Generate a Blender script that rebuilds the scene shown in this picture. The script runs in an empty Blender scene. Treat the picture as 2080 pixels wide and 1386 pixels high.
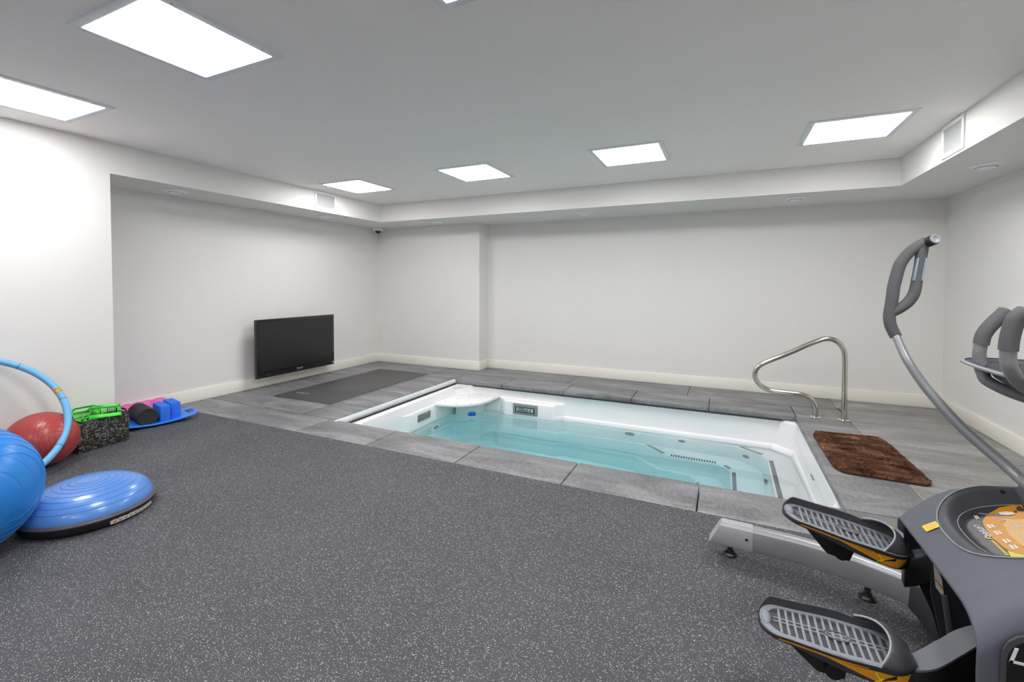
import bpy, bmesh, math, random
from mathutils import Vector, Matrix
random.seed(7)
C = bpy.context.scene.collection
scene = bpy.context.scene
R = math.radians
ROOT = {}

# ------------------------------------------------------------------ materials
def lin(c):
    return tuple((v/12.92 if v <= .04045 else ((v+.055)/1.055)**2.4) for v in c)
def rgb(r, g, b):
    return lin((r/255, g/255, b/255)) + (1.0,)

class NT:
    def __init__(s, name):
        s.m = bpy.data.materials.new(name); s.m.use_nodes = True
        s.t = s.m.node_tree; s.b = s.t.nodes['Principled BSDF']; s.out = s.t.nodes['Material Output']
    def n(s, typ, **kw):
        nd = s.t.nodes.new(typ)
        for k, v in kw.items():
            if k in nd.inputs: nd.inputs[k].default_value = v
            else: setattr(nd, k, v)
        return nd
    def l(s, a, b): s.t.links.new(a, b)
    def coord(s, scale=(1, 1, 1), rot=(0, 0, 0), obj=True):
        tc = s.n('ShaderNodeTexCoord'); mp = s.n('ShaderNodeMapping')
        mp.inputs['Scale'].default_value = scale; mp.inputs['Rotation'].default_value = rot
        if obj: s.l(tc.outputs['Object'], mp.inputs[0])
        else:
            g = s.n('ShaderNodeNewGeometry'); s.l(g.outputs['Position'], mp.inputs[0])
        return mp.outputs[0]
    def noise(s, vec, scale, detail=4, rough=.55, dist=0):
        nd = s.n('ShaderNodeTexNoise'); nd.inputs['Scale'].default_value = scale; nd.inputs['Detail'].default_value = detail
        nd.inputs['Roughness'].default_value = rough; nd.inputs['Distortion'].default_value = dist
        s.l(vec, nd.inputs['Vector']); return nd.outputs['Fac']
    def ramp(s, fac, stops):
        r = s.n('ShaderNodeValToRGB'); e = r.color_ramp.elements
        while len(e) < len(stops): e.new(.5)
        for i, (p, c) in enumerate(stops): e[i].position = p; e[i].color = c
        s.l(fac, r.inputs[0]); return r.outputs[0]
    def mix(s, fac, a, b, typ='MIX'):
        m = s.n('ShaderNodeMix'); m.data_type = 'RGBA'; m.blend_type = typ
        for sock, v in ((m.inputs[0], fac), (m.inputs[6], a), (m.inputs[7], b)):
            if isinstance(v, (int, float, tuple)): sock.default_value = v
            else: s.l(v, sock)
        return m.outputs[2]
    def math(s, op, a, b=None):
        m = s.n('ShaderNodeMath'); m.operation = op
        for i, v in enumerate((a, b)):
            if v is None: continue
            if isinstance(v, (int, float)): m.inputs[i].default_value = v
            else: s.l(v, m.inputs[i])
        return m.outputs[0]
    def bump(s, h, strength=.2, dist=.01):
        b = s.n('ShaderNodeBump'); b.inputs['Strength'].default_value = strength; b.inputs['Distance'].default_value = dist
        s.l(h, b.inputs['Height']); s.l(b.outputs[0], s.b.inputs['Normal'])
    def set(s, color=None, rough=None, metal=None, spec=None, coat=None):
        i = s.b.inputs
        if color is not None:
            if isinstance(color, tuple): i['Base Color'].default_value = color
            else: s.l(color, i['Base Color'])
        if rough is not None:
            if isinstance(rough, (int, float)): i['Roughness'].default_value = rough
            else: s.l(rough, i['Roughness'])
        if metal is not None: i['Metallic'].default_value = metal
        if spec is not None: i['Specular IOR Level'].default_value = spec
        if coat is not None: i['Coat Weight'].default_value = coat
        return s

def plain(name, col, rough=.5, metal=0, spec=.5, grain=0, gs=400, var=0, coat=0):
    t = NT(name).set(col, rough, metal, spec, coat)
    if grain or var:
        v = t.coord()
        f = t.noise(v, gs, 3)
        if grain: t.bump(f, grain, .002)
        if var:
            f2 = t.noise(v, 9, 3)
            d = tuple(c*(1-var) for c in col[:3]) + (1,)
            t.set(t.mix(f2, d, col))
    return t.m

MAT = {}
def build_materials():
    M = MAT
    # painted plaster, warm white
    def paint(name, c1, c2, rough=.75):
        t = NT(name); v = t.coord(obj=False)
        f = t.noise(v, 1.3, 2); g = t.noise(v, 260, 2)
        t.set(t.mix(f, c1, c2), rough, spec=.25); t.bump(g, .06, .001); return t.m
    M['wall'] = paint('wall_paint', rgb(223, 221, 218), rgb(227, 225, 222), .6)
    M['ceiling'] = paint('ceiling_paint', rgb(249, 244, 241), rgb(252, 247, 244), .9)
    M['baseboard'] = plain('baseboard_paint', rgb(236, 233, 223), .42)
    # speckled rubber gym floor
    t = NT('speckled_rubber'); v = t.coord(obj=False)
    base = t.ramp(t.noise(v, 2.2, 4), [(.3, rgb(58, 59, 65)), (.7, rgb(69, 70, 76))])
    tot = base
    for sc, th, r0, col, rot in ((205, .845, .35, rgb(202, 201, 197), .4), (140, .94, .30, rgb(178, 176, 170), 1.3), (290, .86, .40, rgb(132, 134, 142), 2.1)):
        mp = t.coord((1, 1.7, 1), (0, 0, rot), obj=False)
        w = t.n('ShaderNodeTexNoise'); w.inputs['Scale'].default_value = sc*.6; t.l(mp, w.inputs['Vector'])
        ad = t.n('ShaderNodeVectorMath'); ad.operation = 'MULTIPLY_ADD'; t.l(w.outputs['Color'], ad.inputs[0]); ad.inputs[1].default_value = (.006, .006, 0); t.l(mp, ad.inputs[2])
        vo = t.n('ShaderNodeTexVoronoi'); vo.voronoi_dimensions = '2D'; vo.inputs['Scale'].default_value = sc; t.l(ad.outputs[0], vo.inputs['Vector'])
        sp = t.n('ShaderNodeSeparateColor'); t.l(vo.outputs['Color'], sp.inputs[0])
        pick = t.math('GREATER_THAN', sp.outputs[0], th)
        size = t.math('MULTIPLY', sp.outputs[1], r0)
        near = t.math('LESS_THAN', vo.outputs['Distance'], t.math('ADD', size, .08))
        tot = t.mix(t.math('MULTIPLY', pick, near), tot, col)
    t.set(tot, .62, spec=.4); t.bump(t.noise(v, 330, 3), .25, .002); M['rubber'] = t.m
    # grey stone-look porcelain
    def stone(name, c1, c2, c3, rough=.45, bright=1):
        t = NT(name); v = t.coord((.55, 2.2, 1), obj=False); v2 = t.coord((2.2, .9, 1), (0, 0, .5), obj=False)
        a = t.noise(v, 2.6, 8, .66, .6); b = t.noise(v2, 22, 6, .7); c = t.noise(t.coord((7, 60, 1), (0, 0, .05), obj=False), 1.4, 5, .7)
        col = t.ramp(a, [(.34, c1), (.50, c2), (.66, c3)])
        col = t.mix(.45, col, t.ramp(b, [(.25, c1), (.75, c3)]), 'MIX')
        dk = t.ramp(c, [(.30, (.42, .42, .42, 1)), (.46, (1, 1, 1, 1))])
        col = t.mix(.38, col, dk, 'MULTIPLY')
        t.set(col, rough, spec=.45); t.bump(b, .12, .003); return t.m
    M['stone'] = stone('stone_tile', rgb(76, 76, 78), rgb(120, 120, 123), rgb(158, 158, 160))
    M['stone_side'] = stone('stone_tile_pale', rgb(96, 95, 94), rgb(136, 135, 133), rgb(168, 166, 163))
    M['grout'] = plain('grout_dark', rgb(78, 78, 78), .9)
    M['grout_light'] = plain('grout_light', rgb(168, 166, 160), .9)
    M['acrylic'] = plain('white_acrylic', rgb(236, 235, 236), .16, coat=.3)
    M['acrylic_part'] = plain('white_abs_plastic', rgb(238, 238, 236), .3)
    M['screw'] = plain('screw_grey', rgb(150, 150, 150), .35, .6)
    M['spa_grey'] = plain('spa_panel_grey', rgb(126, 133, 132), .45)
    M['spa_dark'] = plain('spa_display_dark', rgb(34, 48, 56), .2)
    M['spa_lcd'] = plain('spa_lcd', rgb(112, 130, 130), .25)
    M['spa_glyph'] = plain('spa_lcd_marks', rgb(196, 204, 210), .4)
    M['grip_black'] = plain('grip_strip_black', rgb(34, 40, 42), .7)
    M['jet_grey'] = plain('jet_grey', rgb(110, 122, 126), .4)
    t = NT('grille_mesh'); v = t.coord((1, 1, 1))
    t.set(t.ramp(t.noise(v, 90, 3), [(.4, rgb(92, 102, 100)), (.6, rgb(150, 160, 158))]), .5); M['grille'] = t.m
    M['alu'] = plain('brushed_aluminium', rgb(222, 226, 230), .35, .35)
    M['chrome'] = plain('polished_steel', rgb(205, 200, 190), .16, 1.0)
    M['flange'] = plain('chrome_flange', rgb(225, 225, 230), .12, 1.0)
    M['black_gap'] = plain('gap_shade_black', rgb(28, 28, 28), .8)  # black for the shaded slit beside the cover bar
    # water
    t = NT('pool_water'); i = t.b.inputs
    i['Base Color'].default_value = (1, 1, 1, 1); i['Roughness'].default_value = 0; i['IOR'].default_value = 1.333; i['Transmission Weight'].default_value = 1
    va = t.n('ShaderNodeVolumeAbsorption'); va.inputs['Color'].default_value = (.10, .92, .98, 1); va.inputs['Density'].default_value = .37
    t.l(va.outputs[0], t.out.inputs['Volume'])
    t.bump(t.noise(t.coord(obj=False), 3.0, 2), .02, .02); M['water'] = t.m
    # lights
    t = NT('led_diffuser'); t.set((.9, .9, .9, 1), .6)
    t.b.inputs['Emission Color'].default_value = (1, .985, .985, 1); t.b.inputs['Emission Strength'].default_value = 18.0; M['led'] = t.m
    M['led_frame'] = plain('led_frame_white', rgb(226, 229, 234), .5)
    M['white_metal'] = plain('white_enamel', rgb(232, 232, 230), .4)
    M['vent_grey'] = plain('vent_louvre_grey', rgb(186, 187, 187), .6)  # the louvre mesh's own grey
    M['slot'] = plain('slot_dark', rgb(70, 72, 78), .6)
    M['valve'] = plain('valve_enamel', rgb(238, 240, 244), .4)
    M['cam_body'] = plain('camera_housing', rgb(236, 238, 240), .4)
    M['cam_dome'] = plain('camera_smoked_dome', rgb(28, 30, 30), .08, coat=.5)
    M['tv_frame'] = plain('tv_gloss_black', rgb(16, 16, 20), .18, coat=.4)
    M['tv_screen'] = plain('tv_screen', rgb(20, 20, 22), .22, spec=.6)
    M['tv_mark'] = plain('tv_lettering', rgb(170, 170, 176), .4)
    M['tv_mark_dim'] = plain('tv_lettering_dim', rgb(70, 70, 78), .4)
    t = NT('exercise_mat_black'); v = t.coord(obj=False)
    t.set(t.ramp(t.noise(v, 1.6, 3), [(.3, rgb(64, 64, 66)), (.7, rgb(80, 80, 80))]), .55); t.bump(t.noise(v, 300, 2), .15, .001); M['mat_black'] = t.m
    M['mat_mark'] = plain('mat_print', rgb(150, 150, 150), .6)
    t = NT('rug_backing'); t.set(rgb(58, 38, 28), .95); M['rug_back'] = t.m
    t = NT('rug_pile'); v = t.coord(obj=False)
    a = t.noise(t.coord((3, 9, 1), (0, 0, .1), obj=False), 1.7, 6, .62, .7); b = t.noise(v, 120, 2)
    col = t.ramp(a, [(.33, rgb(70, 46, 34)), (.5, rgb(132, 92, 70)), (.68, rgb(182, 136, 110))])
    col = t.mix(.35, col, t.ramp(b, [(.3, rgb(54, 34, 26)), (.7, rgb(158, 116, 92))]))
    t.set(col, .8, spec=.2); M['rug'] = t.m
    # gym gear
    def rubberball(name, c, c2, ring):
        t = NT(name); v = t.coord()
        t.set(t.mix(t.noise(v, 6, 4), c, c2), .3, spec=.45)
        w = t.n('ShaderNodeTexWave'); w.wave_type = 'BANDS'; w.bands_direction = 'X'; w.inputs['Scale'].default_value = ring; w.inputs['Distortion'].default_value = .15
        t.l(v, w.inputs['Vector'])
        h = t.ramp(w.outputs['Fac'], [(.0, (0, 0, 0, 1)), (.10, (1, 1, 1, 1))])
        t.bump(h, .35, .004); return t.m
    M['ball_blue'] = rubberball('ball_blue_vinyl', rgb(26, 116, 200), rgb(44, 132, 214), 7)
    M['ball_red'] = rubberball('ball_red_vinyl', rgb(156, 56, 55), rgb(174, 72, 70), 14)
    M['dome_blue'] = plain('dome_blue_vinyl', rgb(84, 136, 208), .26, var=.1, coat=.15)
    M['groove_blue'] = plain('dome_groove_blue', rgb(62, 106, 178), .5)
    M['black_plastic'] = plain('black_plastic', rgb(24, 24, 26), .38)
    M['rim_plastic'] = plain('rim_plastic_grey', rgb(74, 72, 76), .45)
    M['sticker_white'] = plain('sticker_white', rgb(206, 206, 198), .5)
    M['sticker_orange'] = plain('sticker_orange', rgb(204, 132, 58), .5)
    M['sticker_print'] = plain('sticker_print', rgb(140, 140, 136), .5)
    M['valve_plug'] = plain('valve_plug_white', rgb(226, 226, 222), .4)
    M['hoop_blue'] = plain('hoop_blue_foam', rgb(110, 178, 224), .42, var=.06)
    M['hoop_band'] = plain('hoop_joint_dark', rgb(50, 96, 140), .5)
    t = NT('hoop_sticker'); v = t.coord()
    t.set(t.ramp(t.noise(v, 60, 2), [(.42, rgb(112, 156, 60)), (.5, rgb(220, 190, 80)), (.58, rgb(214, 84, 60))]), .5); M['hoop_sticker'] = t.m
    # printed fabric of the basket
    t = NT('printed_fabric'); v = t.coord()
    col = rgb(44, 44, 43)
    for sc, ro, st in ((26, (0, .3, .2), (1, 1, 3.2)), (26, (.2, .1, .7), (1, 3.0, 1)), (40, (.5, .2, .1), (1, 1.4, 4))):
        mp = t.coord(st, ro)
        vo = t.n('ShaderNodeTexVoronoi'); vo.feature = 'F1'; vo.inputs['Scale'].default_value = sc; t.l(mp, vo.inputs['Vector'])
        sp = t.n('ShaderNodeSeparateColor'); t.l(vo.outputs['Color'], sp.inputs[0])
        k = t.math('MULTIPLY', t.math('GREATER_THAN', sp.outputs[0], .52), t.math('LESS_THAN', vo.outputs['Distance'], .42))
        col = t.mix(k, col, t.ramp(sp.outputs[1], [(0, rgb(72, 72, 70)), (1, rgb(126, 125, 120))]))
    t.set(col, .9, spec=.2); t.bump(t.noise(v, 500, 2), .3, .001); M['fabric'] = t.m
    M['fabric_plain'] = plain('basket_lining_black', rgb(26, 26, 27), .9)
    M['strap'] = plain('black_webbing', rgb(22, 22, 24), .85)
    M['green'] = plain('green_plastic', rgb(78, 218, 66), .35, coat=.1)
    M['board_blue'] = plain('board_blue_plastic', rgb(40, 128, 226), .35)
    M['block_blue'] = plain('block_blue_foam', rgb(38, 112, 226), .75, grain=.15)
    M['roller_black'] = plain('roller_black_foam', rgb(46, 46, 47), .85, grain=.5, gs=260)
    t = NT('roller_pink_foam'); v = t.coord()
    vo = t.n('ShaderNodeTexVoronoi'); vo.inputs['Scale'].default_value = 28; t.l(v, vo.inputs['Vector'])
    t.set(t.mix(vo.outputs['Distance'], rgb(236, 132, 196), rgb(206, 92, 164)), .75); t.bump(vo.outputs['Distance'], .5, .004); M['roller_pink'] = t.m
    M['roller_core'] = plain('roller_core_dark', rgb(60, 54, 60), .7)
    M['cap_blue'] = plain('floater_blue', rgb(22, 100, 224), .35)
    M['float_white'] = plain('floater_white', rgb(228, 232, 234), .4)
    # trainer
    M['shroud'] = plain('shroud_grey', rgb(88, 91, 101), .5, grain=.25, gs=900)
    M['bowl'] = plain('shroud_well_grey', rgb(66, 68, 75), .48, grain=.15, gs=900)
    M['lip'] = plain('shroud_lip', rgb(150, 153, 160), .45)
    M['cavity'] = plain('cavity_black', rgb(14, 14, 16), .7)
    M['base_dark'] = plain('base_casting', rgb(42, 44, 50), .5)
    M['silver'] = plain('silver_paint', rgb(150, 151, 153), .34, .35)
    M['cap_silver'] = plain('end_cap_silver', rgb(164, 166, 169), .45, .1)
    M['arm_grey'] = plain('arm_grey', rgb(100, 104, 111), .5, .1)
    M['tube_grey'] = plain('tube_grey', rgb(132, 134, 137), .38, .25)
    M['grip_foam'] = plain('grip_foam_grey', rgb(92, 92, 94), .8, grain=.2, gs=700)
    M['pedal_dark'] = plain('pedal_shell', rgb(52, 54, 60), .5)
    M['pedal_cup'] = plain('pedal_cup', rgb(62, 62, 65), .45)
    M['pedal_grid'] = plain('pedal_grid_grey', rgb(126, 130, 139), .5)
    M['pedal_well'] = plain('pedal_well', rgb(60, 60, 62), .6)
    M['orange'] = plain('decal_orange', rgb(220, 148, 24), .45)
    M['orange_pale'] = plain('decal_orange_pale', rgb(232, 184, 104), .45)
    M['yellow'] = plain('decal_yellow', rgb(232, 212, 40), .45)
    M['decal_dark'] = plain('decal_dark', rgb(58, 58, 64), .4)
    M['decal_white'] = plain('decal_white', rgb(226, 228, 232), .4)
    M['decal_black'] = plain('decal_black', rgb(20, 20, 22), .35)
    M['sensor'] = plain('pulse_sensor_steel', rgb(170, 196, 222), .2, .8)
    M['tray'] = plain('console_tray_grey', rgb(70, 74, 86), .4)
build_materials()

# ------------------------------------------------------------------ geometry
class G:
    def __init__(s): s.v = []; s.f = []; s.mi = []; s.k = 0; s.T = None
    def vert(s, p):
        p = Vector(p)
        if s.T is not None: p = s.T @ p
        s.v.append(p); return len(s.v)-1
    def add(s, pts, faces):
        o = len(s.v)
        for p in pts: s.vert(p)
        for f in faces: s.f.append([o+i for i in f]); s.mi.append(s.k)
        return s
    def box(s, x0, x1, y0, y1, z0, z1):
        p = [(x, y, z) for z in (z0, z1) for y in (y0, y1) for x in (x0, x1)]
        return s.add(p, [(0, 2, 3, 1), (4, 5, 7, 6), (0, 1, 5, 4), (2, 6, 7, 3), (0, 4, 6, 2), (1, 3, 7, 5)])
    def prism(s, poly, a, b, axis=2):
        n = len(poly); P = []
        for h in (a, b):
            for (u, w) in poly:
                P.append((u, w, h) if axis == 2 else ((u, h, w) if axis == 1 else (h, u, w)))
        return s.add(P, [list(range(n))[::-1], list(range(n, 2*n))] + [(i, (i+1) % n, n+(i+1) % n, n+i) for i in range(n)])
    def loft(s, rings, closed=True, cap0=True, cap1=True, loop=False):
        n = len(rings[0]); P = [p for r in rings for p in r]; F = []
        m = len(rings)
        for a in range(m if loop else m-1):
            b = (a+1) % m
            for i in range(n if closed else n-1):
                j = (i+1) % n
                F.append((a*n+i, a*n+j, b*n+j, b*n+i))
        if closed and not loop:
            if cap0: F.append(list(range(n))[::-1])
            if cap1: F.append([(m-1)*n+i for i in range(n)])
        return s.add(P, F)
    def tube(s, pts, r, res=14, smooth=0, loop=False, flat=None, cap=True):
        pts = [Vector(p) for p in pts]
        rr = list(r) if isinstance(r, (list, tuple)) else [r]*len(pts)
        if smooth: pts, rr = catmull(pts, rr, smooth, loop)
        n = len(pts); tang = []
        for i in range(n):
            a = pts[(i-1) % n] if (loop or i > 0) else pts[i]; b = pts[(i+1) % n] if (loop or i < n-1) else pts[i]
            tang.append((b-a).normalized())
        up = Vector((0, 0, 1)) if abs(tang[0].z) < .9 else Vector((0, 1, 0))
        u = tang[0].cross(up).normalized(); rings = []
        for i in range(n):
            t = tang[i]; u = (u - t*u.dot(t)).normalized(); w = t.cross(u)
            fu, fw = flat if flat else (1, 1)
            rings.append([pts[i] + u*math.cos(2*math.pi*k/res)*rr[i]*fu + w*math.sin(2*math.pi*k/res)*rr[i]*fw for k in range(res)])
        return s.loft(rings, loop=loop, cap0=cap, cap1=cap)
    def lathe(s, prof, c=(0, 0, 0), res=48, axis='Z', M=None):
        c = Vector(c); P = []; F = []; idx = []
        for (r, h) in prof:
            if r < 1e-6: idx.append([len(P)]); P.append((0, 0, h))
            else:
                idx.append(list(range(len(P), len(P)+res)))
                P += [(r*math.cos(2*math.pi*k/res), r*math.sin(2*math.pi*k/res), h) for k in range(res)]
        for a, b in zip(idx, idx[1:]):
            for k in range(res):
                j = (k+1) % res
                if len(a) == 1 and len(b) == 1: continue
                if len(a) == 1: F.append((a[0], b[j], b[k]))
                elif len(b) == 1: F.append((a[k], a[j], b[0]))
                else: F.append((a[k], a[j], b[j], b[k]))
        Q = []
        for p in P:
            p = Vector(p)
            if axis == 'X': p = Vector((p.z, p.x, p.y))
            if axis == 'Y': p = Vector((p.y, p.z, p.x))
            if M is not None: p = M @ p
            Q.append(p + c)
        return s.add(Q, F)
    def build(s, name, mats, parent=None, bevel=0, seg=2, smooth=35, label=None, tri=False, recalc=True, origin=None, bang=30):
        me = bpy.data.meshes.new(name)
        if parent is not None: off = ROOT[parent.name]
        elif origin is not None: off = Vector(origin)
        else:
            xs = [p.x for p in s.v]; ys = [p.y for p in s.v]; zs = [p.z for p in s.v]
            off = Vector(((min(xs)+max(xs))/2, (min(ys)+max(ys))/2, min(zs)))
        me.from_pydata([p-off for p in s.v], [], s.f)
        for i, k in enumerate(s.mi): me.polygons[i].material_index = k
        if not isinstance(mats, (list, tuple)): mats = [mats]
        for m in mats: me.materials.append(MAT[m] if isinstance(m, str) else m)
        if recalc or bevel:
            bm = bmesh.new(); bm.from_mesh(me)
            if recalc: bmesh.ops.recalc_face_normals(bm, faces=bm.faces)
            if bevel:
                ed = [e for e in bm.edges if len(e.link_faces) == 2 and e.calc_face_angle(0) > R(bang)]
                bmesh.ops.bevel(bm, geom=ed, offset=bevel, segments=seg, profile=.5, affect='EDGES', clamp_overlap=True)
            if tri: bmesh.ops.triangulate(bm, faces=bm.faces)
            bm.to_mesh(me); bm.free()
        if smooth:
            me.polygons.foreach_set('use_smooth', [True]*len(me.polygons)); me.set_sharp_from_angle(angle=R(smooth))
        o = bpy.data.objects.new(name, me); C.objects.link(o)
        if parent is not None: o.parent = parent
        else: o.location = off
        ROOT[o.name] = off
        if label: o['label'] = label
        return o

def catmull(pts, rr, k, loop=False):
    out = []; ro = []; n = len(pts)
    segs = n if loop else n-1
    for i in range(segs):
        g = lambda a: pts[a % n] if loop else pts[max(0, min(n-1, a))]
        p0, p1, p2, p3 = g(i-1), g(i), g(i+1), g(i+2)
        for j in range(k):
            t = j/k
            out.append(.5*((2*p1)+(p2-p0)*t+(2*p0-5*p1+4*p2-p3)*t*t+(3*p1-p0-3*p2+p3)*t**3))
            ro.append(rr[i]*(1-t)+rr[(i+1) % n]*t)
    if not loop: out.append(pts[-1]); ro.append(rr[-1])
    return out, ro
def thing(name, label, cat, loc, group=None):
    o = bpy.data.objects.new(name, None); C.objects.link(o); o.location = loc; o.empty_display_size = .1
    ROOT[o.name] = Vector(loc); o['label'] = label; o['category'] = cat
    if group: o['group'] = group
    return o
def tag(o, label, cat, group=None, kind=None):
    o['label'] = label; o['category'] = cat
    if group: o['group'] = group
    if kind: o['kind'] = kind
    return o
def struct(o, label=None):
    o['kind'] = 'structure'
    if label: o['label'] = label
    return o
def dup(root, loc, label, group=None):
    r = root.copy(); C.objects.link(r); r.location = loc; r['label'] = label
    if group: r['group'] = group
    for ch in list(root.children):
        c = ch.copy(); C.objects.link(c); c.parent = r
        for g in ch.children:
            d = g.copy(); C.objects.link(d); d.parent = c
    return r
def clamp(x, a=0., b=1.): return max(a, min(b, x))
def sstep(x): x = clamp(x); return x*x*(3-2*x)
def rrect(cx, cy, a, b, r, n=6):
    out = []
    for (sx, sy, a0) in ((1, 1, 0), (-1, 1, 90), (-1, -1, 180), (1, -1, 270)):
        for k in range(n+1):
            t = R(a0+90*k/n); out.append((cx+sx*(a-r)+r*math.cos(t), cy+sy*(b-r)+r*math.sin(t)))
    return out
def text_polys(body, size):
    """glyph outlines of a built-in font word as triangles in the plane: list of 2-D points and faces"""
    cu = bpy.data.curves.new('lettering', 'FONT'); cu.body = body; cu.size = size; cu.resolution_u = 3
    ob = bpy.data.objects.new('lettering', cu); C.objects.link(ob)
    bpy.context.view_layer.update()
    me = ob.to_mesh(); P = [(v.co.x, v.co.y) for v in me.vertices]; F = [tuple(p.vertices) for p in me.polygons]
    ob.to_mesh_clear(); bpy.data.objects.remove(ob); bpy.data.curves.remove(cu)
    return P, F

# ------------------------------------------------------------------ the room
XL, XA, XRB, XR = -4.563, -5.19, 1.427, 2.058          # near left wall face, alcove wall, right bulkhead face, right wall
YE, YR, YB, YC, YW = 1.986, 2.734, 5.208, 5.847, 6.121  # alcove start, rubber edge, bulkhead face, column face, far wall
ZC, ZS, XCOL, YN = 2.434, 2.179, -3.272, -3.2
PX0, PX1, PY0, PY1 = -3.31, .643, 3.138, 5.152          # pool opening between the copings

def S(name, boxes, mat, **k):
    g = G()
    for b in boxes: g.box(*b)
    return struct(g.build(name, mat, **k))
S('wall_left', [(XL-.7, XL, YN, YE, 0, ZC)], 'wall', smooth=0)
S('wall_alcove', [(XA-.15, XA, YE, YW+.15, 0, ZC)], 'wall', smooth=0)
S('wall_back', [(XCOL, XR+.15, YW, YW+.15, 0, ZC)], 'wall', smooth=0)
S('wall_column', [(XA, XCOL, YC, YW+.15, 0, ZS)], 'wall', smooth=0)
S('wall_right', [(XR, XR+.15, YN, YW, 0, ZC)], 'wall', smooth=0)
S('wall_front', [(XL-.7, XR+.15, YN-.15, YN, 0, ZC)], 'wall', smooth=0)
S('ceiling', [(XA-.15, XR+.15, YN-.15, YW+.15, ZC, ZC+.12)], 'ceiling', smooth=0)
S('ceiling_bulkhead_left', [(XA, XL, YE, YW, ZS, ZC)], 'wall', smooth=0)
S('ceiling_bulkhead_back', [(XL, XRB, YB, YW, ZS, ZC)], 'wall', smooth=0)
S('ceiling_bulkhead_right', [(XRB, XR, YN, YW, ZS, ZC)], 'wall', smooth=0)
bh, bt = .132, .014
S('baseboard_alcove', [(XA, XA+bt, YE, YC, 0, bh)], 'baseboard', bevel=.004)
S('baseboard_column', [(XA+bt, XCOL+bt, YC-bt, YC, 0, bh), (XCOL, XCOL+bt, YC, YW-bt, 0, bh)], 'baseboard', bevel=.004)
S('baseboard_back', [(XCOL, XR-bt, YW-bt, YW, 0, bh)], 'baseboard', bevel=.004)
S('baseboard_right', [(XR-bt, XR, YR, YW, 0, bh)], 'baseboard', bevel=.004)
S('floor', [(XL-.7, XR, YN, YR, -.05, 0)], 'rubber', smooth=0)
# stone surround: big slabs with thin joints
def slabs(name, rects, mat, z1=0, th=.045, gap=.0025, bevel=.004):
    g = G()
    for (x0, x1, y0, y1) in rects: g.box(x0+gap, x1-gap, y0+gap, y1-gap, z1-th, z1)
    return struct(g.build(name, mat, bevel=bevel, seg=2))
near = [-5.19, -4.17, -3.36, -2.562, -1.738, -.934, -.125, .643, 1.45, 2.058]
rects = [(a, b, YR, PY0) for a, b in zip(near, near[1:])]
back = [PX0, -2.55, -1.735, -.932, -.13, .655]
rects += [(a, b, PY1, 5.575) for a, b in zip(back, back[1:])]
left = [PY0, 3.60, 4.225, 4.86, 5.575]
rects += [(-3.755, PX0, a, b) for a, b in zip(left, left[1:])]
rects += [(PX1, 1.10, PY0, 4.56), (PX1, 1.10, 4.56, 5.145)]
g = struct(slabs('trim_pool_coping', rects, 'stone', th=.05, bevel=.011))
rects = [(-5.19, -4.30, PY0, 3.49), (-4.30, -3.755, PY0, 3.49)]
rects += [(-5.19, -3.755, a, b) for a, b in ((3.49, 4.67), (4.67, YC))]
rects += [(a, b, 5.575, YW) for a, b in ((-3.272, -1.818), (-1.818, -.372), (-.372, 1.08))] + [(-3.755, -3.272, 5.575, YC)]
slabs('floor_tile_surround', rects, 'stone')
rects = [(PX1+.012, 1.085, 5.145, 5.575), (1.08, XR, 5.69, YW), (1.10, XR, 4.42, 5.69), (1.10, XR, PY0, 4.42)]
slabs('floor_tile_poolside', rects, 'stone_side')
g = G().box(XA, PX0-.02, YR, YW, -.07, -.012).box(PX0, XR, PY1+.03, YW, -.07, -.012).box(PX1+.03, XR, YR, PY1+.03, -.07, -.012).box(PX0-.02, PX1+.03, YR, PY0-.02, -.07, -.052)
struct(g.build('floor_grout_bed', 'grout', smooth=0))
g = G().box(1.0975, 1.1025, PY0, 5.575, -.012, -.001).box(PX1+.41, PX1+.415, 5.145, 5.575, -.012, -.006)
struct(g.build('floor_grout_line', 'grout_light', smooth=0))

# ------------------------------------------------------------------ ceiling lights
def ceiling_light():
    t = thing('ceiling_light', '', 'ceiling light', (0, 0, ZC), 'square ceiling light panels')
    a, b = .310, .268
    g = G(); z = ZC
    out = [(-a, -a), (a, -a), (a, a), (-a, a)]; inn = [(x*b/a, y*b/a) for x, y in out]
    mid = [(x*.985*1, y*.985) for x, y in out]
    g.loft([[(x, y, z+.001) for x, y in out], [(x, y, z-.009) for x, y in mid], [(x, y, z-.009) for x, y in inn], [(x, y, z-.003) for x, y in inn]], cap0=False, cap1=False)
    g.build('frame', 'led_frame', t, smooth=0)
    g = G(); g.loft([[(x*q, y*q, zz) for x, y in inn] for q, zz in ((1, z-.003), (.998, z-.0098), (.985, z-.0105))]); g.build('diffuser', 'led', t, smooth=0)
    for sx in (-1, 1):
        for sy in (-1, 1):
            g = G(); g.lathe([(0, z-.0105), (.004, z-.0105), (.004, z-.0085)], (sx*.29, sy*.2, 0), 8); g.build('screw', 'screw', t)
    return t
L0 = ceiling_light()
lx = (-3.945, -2.349, -.771, .835)
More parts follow.
